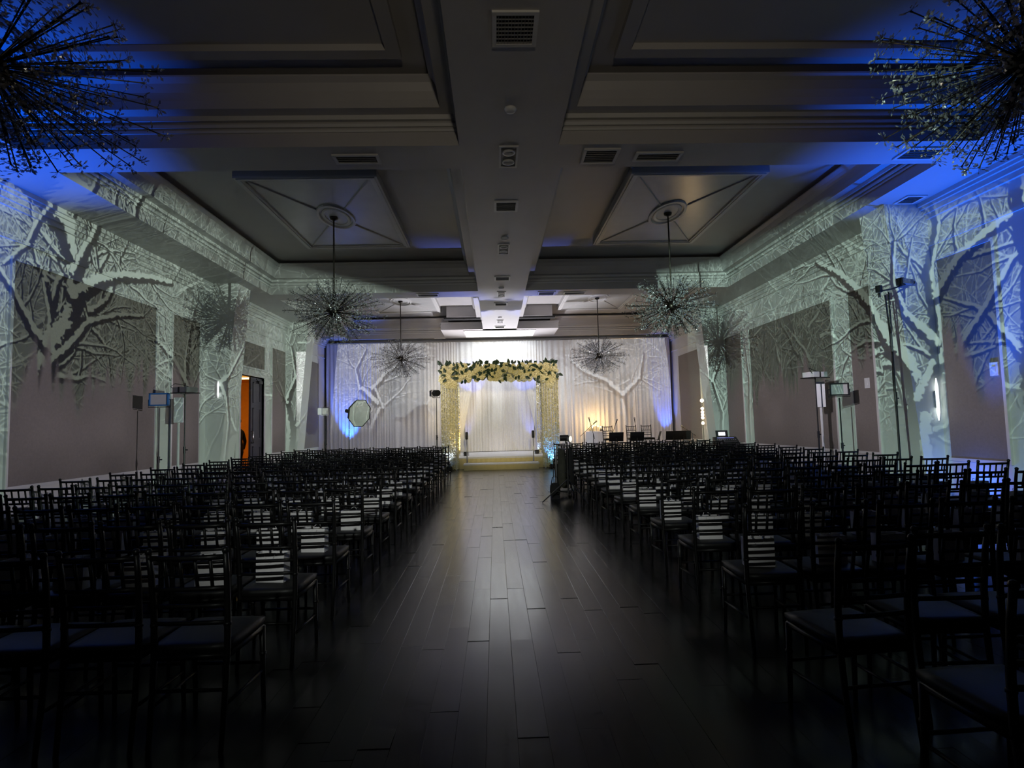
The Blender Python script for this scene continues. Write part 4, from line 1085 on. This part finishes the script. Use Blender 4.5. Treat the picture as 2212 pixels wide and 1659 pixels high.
# luggage cart with coat, camera light on a tripod at the right of the aisle
t = thing('luggage_cart', 'folding luggage cart with coats hung over it at the right aisle edge', 'cart', (1.3, 11.5, 0), 0.1)
m = MB(); m.tube([(-0.13, -0.12, 0.1), (-0.13, -0.12, 0.86), (-0.1, -0.12, 0.94), (0.1, -0.12, 0.94), (0.2, -0.12, 0.86), (0.2, -0.12, 0.1)], 0.016, 8); m.build('handle_frame', 'chrome', t)
MB().box(-0.18, 0.24, -0.12, 0.3, 0.1, 0.13).build('platform', 'black_metal', t)
for (x, y) in ((-0.14, -0.1), (0.2, -0.1), (-0.14, 0.26), (0.2, 0.26)):
    m = MB(); m.tube([(x - 0.015, y, 0.05), (x + 0.015, y, 0.05)], 0.05, 12); m.build('wheel', 'black_plastic', t)
def coat(par, x, w, z0, z1, mt, nm):
    m = MB(); vs = []; fs = []; rr = random.Random(int(x * 100) + 7)
    n = 10; rows = 8
    for j in range(rows + 1):
        z = z1 - (z1 - z0) * j / rows
        for i in range(n):
            a = 2 * PI * i / n; wd = w * (0.75 + 0.35 * j / rows) * (1 + 0.12 * math.sin(3 * a + j)); dp = 0.07 * (0.7 + 0.5 * j / rows) * (1 + 0.15 * math.cos(4 * a + j * 0.7))
            vs.append((x + math.cos(a) * wd, -0.12 + math.sin(a) * dp, z + 0.02 * math.sin(a * 2)))
    for j in range(rows):
        for i in range(n): fs.append((j * n + i, j * n + (i + 1) % n, (j + 1) * n + (i + 1) % n, (j + 1) * n + i))
    fs.append(tuple(range(n))); fs.append(tuple(rows * n + i for i in range(n)))
    m.add(vs, fs); return m.build(nm, mt, par, True)
coat(t, -0.02, 0.09, 0.2, 0.95, 'olive_cloth', 'coat'); coat(t, 0.14, 0.09, 0.25, 0.95, 'black_cloth', 'coat')
t = thing('camera_bag', 'black shoulder bag leaning on the luggage cart beside the aisle', 'bag', (1.13, 11.18, 0), 0.3)
m = MB(); m.lathe([(0.06, 0.06), (0.1, 0.08), (0.11, 0.16), (0.1, 0.26), (0.07, 0.3), (0.001, 0.31)], (0, 0, 0), 12, 1.0, 0.65); m.build('body', 'black_cloth', t, True)
m = MB(); m.tube([(-0.08, 0, 0.27), (-0.05, 0, 0.42), (0.05, 0, 0.42), (0.08, 0, 0.27)], 0.01, 5); m.build('strap', 'black_cloth', t)
MB().box(-0.08, 0.08, -0.05, 0.05, 0.0, 0.07).build('base', 'black_plastic', t)
t = light_stand(1.33, 10.72, 1.08, 'low black tripod with splayed legs at the right aisle edge', 'tripod', 0.5, rz=PI + 0.12, name='tripod')
t = thing('flash_light', 'small black flash light with glowing round face on the tripod', 'studio light', (1.33, 10.72, 1.1), 0)
m = MB(); m.tube([(-0.13, 0, 0.08), (0.03, -0.01, 0.08)], 0.055, 12); m.build('body', 'black_plastic', t)
m = MB(); m.tube([(0.02, -0.02, 0.06), (0.06, -0.05, 0.06)], [0.05, 0.062], 14); m.build('face_ring', 'grey_plastic', t)
m = MB(); m.tube([(0.058, -0.049, 0.06), (0.068, -0.057, 0.06)], [0.06, 0.04], 14); m.build('face', 'lamp_face', t)
m = MB(); m.tube([(-0.02, 0, -0.02), (-0.02, 0, 0.05)], 0.014, 6); m.build('mount', 'black_metal', t)

# candle table on the stage
t = thing('candle_table', 'round table with white cloth on the stage right of the arch', 'table', (3.93, 22.55, 0.382))
m = MB(); vs = []; fs = []; n = 48
for z, r in ((0.0, 0.43), (0.35, 0.40), (0.68, 0.385), (0.71, 0.38), (0.715, 0.35)):
    for k in range(n):
        a = 2 * PI * k / n; rr_ = r + (0.025 * math.sin(k * 1.6) * (0.71 - z) / 0.71 if z < 0.7 else 0); vs.append((rr_ * math.cos(a), rr_ * math.sin(a), z))
for j in range(4):
    for k in range(n): fs.append((j * n + k, j * n + (k + 1) % n, (j + 1) * n + (k + 1) % n, (j + 1) * n + k))
fs.append(tuple(4 * n + k for k in range(n))); m.add(vs, fs); m.build('tablecloth', 'drape', t, True)
m = MB(); m.tube([(0, 0, 0.0), (0, 0, 0.7)], 0.04, 8); m.build('pedestal', 'black_metal', t)
for k, (dx_, dy_, h) in enumerate(((-0.12, -0.1, 0.13), (0.02, -0.05, 0.2), (0.12, 0.05, 0.16), (0.22, -0.02, 0.14), (-0.02, 0.15, 0.18))):
    c = thing('candle', ['short candle at the left of the candle table', 'tallest candle in the middle of the candle table', 'lit candle right of the tallest one on the table', 'lit candle at the right edge of the candle table', 'lit candle at the back of the candle table'][k], 'candle', (3.93 + dx_, 22.55 + dy_, 1.098), 0, 'candles on the table')
    m = MB(); m.lathe([(0.03, 0), (0.03, h), (0.001, h - 0.004)], (0, 0, 0), 10); m.build('wax', 'candle_wax', c)
    m = MB(); m.lathe([(0.001, h), (0.011, h + 0.015), (0.008, h + 0.03), (0.001, h + 0.05)], (0, 0, 0), 8); m.build('flame', 'flame', c, True)
point('candle_glow', (4.03, 22.85, 1.42), 34, (1.0, 0.6, 0.2), 0.05)
t = thing('table_flowers', 'small posy of leaves and cream flowers on the candle table', 'flowers', (3.71, 22.4, 1.098))
m = MB()
for k in range(14): m.ball((rf.uniform(-0.07, 0.07), rf.uniform(-0.05, 0.05), rf.uniform(0.03, 0.12)), 0.025, 6, 4)
m.build('blooms', 'blossom', t)
m = MB(); m.lathe([(0.03, 0), (0.045, 0.05), (0.04, 0.06)], (0, 0, 0), 10); m.build('vase', 'white_plastic', t)
o = MB(); o.tube([(-0.07, 0, 0.03), (0.0, 0, 0.04), (0.08, 0, 0.025)], [0.02, 0.032, 0.018], 8); ob = o.build('eyeglass_case', 'black_plastic'); ob.location = (4.13, 22.32, 1.1); ob.rotation_euler = (0, 0.1, -0.3); tag(ob, 'small dark case lying on the candle table', 'case')

# microphones on stands
def mic_stand(x, y, h, boom, label):
    t = thing('microphone_stand', label, 'microphone', (x, y, 0), 0, 'microphone stands of the band')
    for k in range(3):
        a = k * 2 * PI / 3 + 0.5; m = MB(); m.tube([(0, 0, 0.1), (math.cos(a) * 0.28, math.sin(a) * 0.28, 0.012)], 0.01, 6); m.build('leg', 'black_metal', t)
    m = MB(); m.tube([(0, 0, 0.08), (0, 0, h)], 0.012, 8); m.build('pole', 'black_metal', t)
    bx_, bz = boom
    m = MB(); m.tube([(-bx_ * 0.45, 0, h - bz * 0.45), (bx_, 0, h + bz)], 0.009, 6); m.build('boom', 'black_metal', t)
    dv = Vector((bx_, 0, bz)).normalized(); p = Vector((bx_, 0, h + bz))
    m = MB(); m.tube([p, p + dv * 0.12], [0.014, 0.02], 8); m.build('handle', 'black_plastic', t); m = MB(); m.ball(p + dv * 0.15, 0.032, 8, 6); m.build('mesh_head', 'grey_plastic', t)
mic_stand(3.08, 19.9, 1.1, (0.32, 0.28), 'boom microphone stand nearest the candle table, pole on its left')
mic_stand(3.42, 20.05, 1.05, (-0.1, 0.4), 'microphone stand in front of the candle table')
mic_stand(4.05, 20.0, 0.95, (0.16, 0.42), 'microphone stand behind the leftmost music stand')
mic_stand(4.92, 20.0, 1.05, (-0.03, 0.36), 'microphone stand behind the second music stand from the left')
mic_stand(6.9, 20.0, 0.98, (-0.25, 0.18), 'microphone stand at the right end of the band')
# music stands
def music_stand(x, y, w, rz, label, h=0.93):
    t = thing('music_stand', label, 'music stand', (x, y, 0), rz, 'music stands of the band')
    for k in range(3):
        a = k * 2 * PI / 3 + 0.3; m = MB(); m.tube([(0, 0, 0.14), (math.cos(a) * 0.26, math.sin(a) * 0.26, 0.012)], 0.01, 6); m.build('leg', 'black_metal', t)
    m = MB(); m.tube([(0, 0, 0.1), (0, 0, h - 0.05)], 0.014, 8); m.build('pole', 'black_metal', t)
    m = MB(); m.box(-w / 2, w / 2, -0.006, 0.006, -0.16, 0.16); m.box(-w / 2, w / 2, 0.0, 0.06, -0.165, -0.155); m.xf(Matrix.Translation((0, -0.01, h)) @ Matrix.Rotation(0.3, 4, 'X')); m.build('desk', 'black_metal', t)
music_stand(4.15, 19.7, 0.5, 0.0, 'leftmost black music stand of the band')
music_stand(4.87, 19.7, 0.48, 0.0, 'second black music stand from the left')
music_stand(5.67, 19.8, 0.42, 1.15, 'black music stand turned sideways between the others')
music_stand(6.12, 19.7, 0.5, 0.0, 'black music stand right of the sideways one')
music_stand(6.5, 19.75, 0.5, -0.15, 'rightmost black music stand, nearest the drape end')
# chairs of the band
for x, lab in ((4.08, 'black ballroom chair of the band behind the leftmost music stand'), (4.95, 'black ballroom chair of the band behind the second music stand'), (5.5, 'black ballroom chair of the band between the second and third music stands')):
    c = link('ballroom_chair', CHAIR_FRAME, None, (x, 20.6, 0.382), (0, 0, PI + 0.05)); tag(c, lab, 'chair', 'chairs of the band'); link('cushion', CUSH, c)
# bulb bar
t = light_stand(7.12, 19.5, 1.15, 'thin black stand of the glowing bulb bar by the right wall', 'stand', 0.26)
t = thing('bulb_bar', 'vertical bar of glowing warm bulbs by the right wall', 'stage light', (7.12, 19.5, 1.15))
m = MB(); m.tube([(0, 0.03, 0.0), (0, 0.03, 1.0)], 0.015, 6); m.build('bar', 'black_metal', t)
for z in (0.18, 0.36, 0.46, 0.56, 0.68, 0.95):
    m = MB(); m.ball((-0.02, -0.03, z), 0.05 if z < 0.9 else 0.06, 10, 6); m.build('bulb', 'lamp_warm', t, True)
point('bulb_glow', (7.0, 19.35, 1.7), 22, (1.0, 0.66, 0.3), 0.06)
# mixing desk
t = thing('mixer_table', 'black draped table under the mixing desk by the right wall', 'table', (6.35, 15.75, 0))
MB().box(-0.4, 0.4, -0.3, 0.3, 0.72, 0.76).build('top', 'black_metal', t)
for (x, y) in ((-0.36, -0.26), (0.36, -0.26), (-0.36, 0.26), (0.36, 0.26)):
    m = MB(); m.tube([(x, y, 0), (x, y, 0.73)], 0.018, 6); m.build('leg', 'black_metal', t)
MB().box(-0.4, 0.4, -0.31, -0.3, 0.1, 0.72).build('front_cloth', 'black_cloth', t)
t = thing('audio_mixer', 'digital audio mixing desk with lit screen on the table by the right wall', 'audio mixer', (6.35, 15.75, 0.76), -0.2)
m = MB(); m.prism([(-0.26, 0.0), (0.24, 0.0), (0.24, 0.2), (0.1, 0.2), (-0.26, 0.09)], -0.3, 0.3); m.build('console', 'black_plastic', t)
m = MB(); m.box(-0.2, 0.12, 0.0, 0.03, 0.0, 0.2); m.xf(Matrix.Translation((-0.02, 0.14, 0.19)) @ Matrix.Rotation(-0.35, 4, 'X')); sc_ = m.build('screen_housing', 'black_plastic', t)
m = MB(); m.box(-0.13, 0.05, -0.004, 0.0, 0.05, 0.15); m.xf(Matrix.Translation((-0.02, 0.14, 0.19)) @ Matrix.Rotation(-0.35, 4, 'X')); m.build('screen', 'screen_on', sc_)
m = MB(); m.box(-0.22, 0.22, 0, 0.03, 0.0, 0.004); m.xf(Matrix.Translation((0, -0.02, 0.172)) @ Matrix.Rotation(0.29, 4, 'X')); m.build('meter_strip', 'screen_blue', t)
for k in range(10):
    x = -0.24 + k * 0.053
    m = MB(); m.box(x - 0.008, x + 0.008, -0.02, 0.02, 0, 0.014); m.xf(Matrix.Translation((0, -0.15, 0.125)) @ Matrix.Rotation(0.29, 4, 'X')); m.build('fader', 'grey_plastic', t)
# wall lamps, switches
def sconce(x, y, z0, z1, label):
    t = thing('wall_sconce', label, 'wall lamp', (x, y, z0), 0, 'slim wall lamps with reflection glow')
    h = z1 - z0
    m = MB(); m.tube([(0, 0, 0.0), (0, 0, h * 0.2), (0, 0, h * 0.8), (0, 0, h)], [0.01, 0.032, 0.032, 0.01], 10, True, 0.6); m.build('glass', 'sconce_glow', t, True)
    MB().box(-0.02, 0.02, 0.01, 0.045, h * 0.3, h * 0.7).build('bracket', 'chrome', t)
sconce(-6.58, 13.855, 2.25, 2.65, 'slim wall lamp on the left pilaster, its projector reflection added as glow')
sconce(7.3, 9.255, 1.35, 2.05, 'slim wall lamp in the corner of the right pilaster, its projector reflection added as glow')
for y, lab in ((11.12, 'small white wall plate beside the square led light'), (8.22, 'small white wall plate on the right panel nearest the camera')):
    t = thing('wall_plate', lab, 'wall plate', (XR - 0.02, y, 2.1), 0, 'wall plates')
    MB().box(-0.014, 0.0, -0.07, 0.07, -0.1, 0.1).build('plate', 'white_plastic', t)
    MB().box(-0.02, -0.014, -0.03, 0.03, -0.04, 0.04).build('button', 'white_plastic', t)
# blue floor uplights by the side walls
for x, y, lab in ((6.9, 8.45, 'glowing blue uplight on the floor by the right wall panel'),):
    t = thing('uplight', lab, 'uplight', (x, y, 0), 0, 'blue wall uplights')
    m = MB(); m.lathe([(0.09, 0.0), (0.1, 0.03), (0.1, 0.15), (0.085, 0.17)], (0, 0, 0), 16); m.build('housing', 'black_metal', t)
    m = MB(); m.lathe([(0.001, 0.172), (0.08, 0.172), (0.08, 0.178), (0.001, 0.178)], (0, 0, 0), 16); m.build('lens', 'lamp_blue', t)
point('blue_uplight_spill', (7.15, 8.62, 0.35), 9, (0.02, 0.14, 1.0), 0.05)

# ================================================================== PERSON in the doorway
def person(x, y, rz):
    me = bpy.data.meshes.new('person_body')
    J = [((0, 0, 0.93), 0.15), ((0, 0, 1.12), 0.145), ((0, 0.01, 1.32), 0.165), ((0, 0.01, 1.45), 0.10), ((0, 0.02, 1.54), 0.055),
         ((0.09, 0, 0.88), 0.10), ((0.1, 0.02, 0.5), 0.07), ((0.1, -0.03, 0.1), 0.05), ((0.1, 0.08, 0.04), 0.04),
         ((-0.09, 0, 0.88), 0.10), ((-0.1, -0.06, 0.5), 0.07), ((-0.1, -0.22, 0.12), 0.05), ((-0.1, -0.12, 0.04), 0.04),
         ((0.19, 0.01, 1.41), 0.07), ((0.27, -0.03, 1.13), 0.052), ((0.31, 0.06, 0.88), 0.038),
         ((-0.19, 0.01, 1.41), 0.07), ((-0.25, 0.02, 1.13), 0.052), ((-0.26, 0.14, 0.9), 0.038)]
    Ed = [(0, 1), (1, 2), (2, 3), (3, 4), (0, 5), (5, 6), (6, 7), (7, 8), (0, 9), (9, 10), (10, 11), (11, 12), (3, 13), (13, 14), (14, 15), (3, 16), (16, 17), (17, 18)]
    me.from_pydata([j[0] for j in J], Ed, [])
    o = bpy.data.objects.new('person', me); C.objects.link(o); o.location = (x, y, 0); o.rotation_euler = (0, 0, rz)
    sk = o.modifiers.new('skin', 'SKIN')
    for i, j in enumerate(J):
        me.skin_vertices[0].data[i].radius = (j[1], j[1] * 0.75 if i < 3 else j[1])
    me.skin_vertices[0].data[0].use_root = True
    sb = o.modifiers.new('sub', 'SUBSURF'); sb.levels = 2; sb.render_levels = 2
    me.materials.append(M['black_cloth'])
    tag(o, 'person in dark clothes walking out through the open door', 'person')
    m = MB(); m.lathe([(0.05, 1.50), (0.052, 1.58), (0.07, 1.61), (0.085, 1.66), (0.088, 1.72), (0.075, 1.79), (0.04, 1.83), (0.001, 1.835)], (0, 0.03, 0), 14, 0.88, 1.05)
    m.tube([(0, 0.12, 1.69), (0, 0.145, 1.665), (0, 0.115, 1.655)], 0.012, 6); m.tube([(-0.025, 0.118, 1.63), (0.025, 0.118, 1.63)], 0.006, 5)
    for sx in (-1, 1): m.ball((sx * 0.033, 0.112, 1.70), 0.011, 8, 5); m.ball((sx * 0.08, 0.03, 1.68), 0.022, 8, 5)
    m.build('head', 'skin', o, True)
    m = MB(); m.lathe([(0.09, 1.70), (0.097, 1.74), (0.085, 1.81), (0.045, 1.85), (0.001, 1.855)], (0, 0.005, 0), 14, 0.9, 1.05); m.build('hair', 'hair', o, True)
    for sx, hx, hy, hz in ((1, 0.31, 0.06, 0.88), (-1, -0.26, 0.14, 0.9)):
        m = MB(); m.tube([(hx, hy, hz), (hx, hy + 0.02, hz - 0.05), (hx, hy + 0.025, hz - 0.1)], [0.026, 0.038, 0.034], 8, True, 0.6)
        for f_ in range(4):
            fy = hy - 0.005 + f_ * 0.019; L_ = (0.065, 0.078, 0.072, 0.055)[f_]
            m.tube([(hx, fy, hz - 0.09), (hx, fy + 0.006, hz - 0.09 - L_ * 0.6), (hx - sx * 0.012, fy + 0.01, hz - 0.09 - L_)], [0.0095, 0.009, 0.007], 6)
        m.tube([(hx, hy + 0.035, hz - 0.04), (hx - sx * 0.012, hy + 0.06, hz - 0.075), (hx - sx * 0.018, hy + 0.06, hz - 0.105)], [0.011, 0.0105, 0.008], 6)
        m.build('hand', 'skin', o, True)
person(-7.62, 17.3, 1.3)
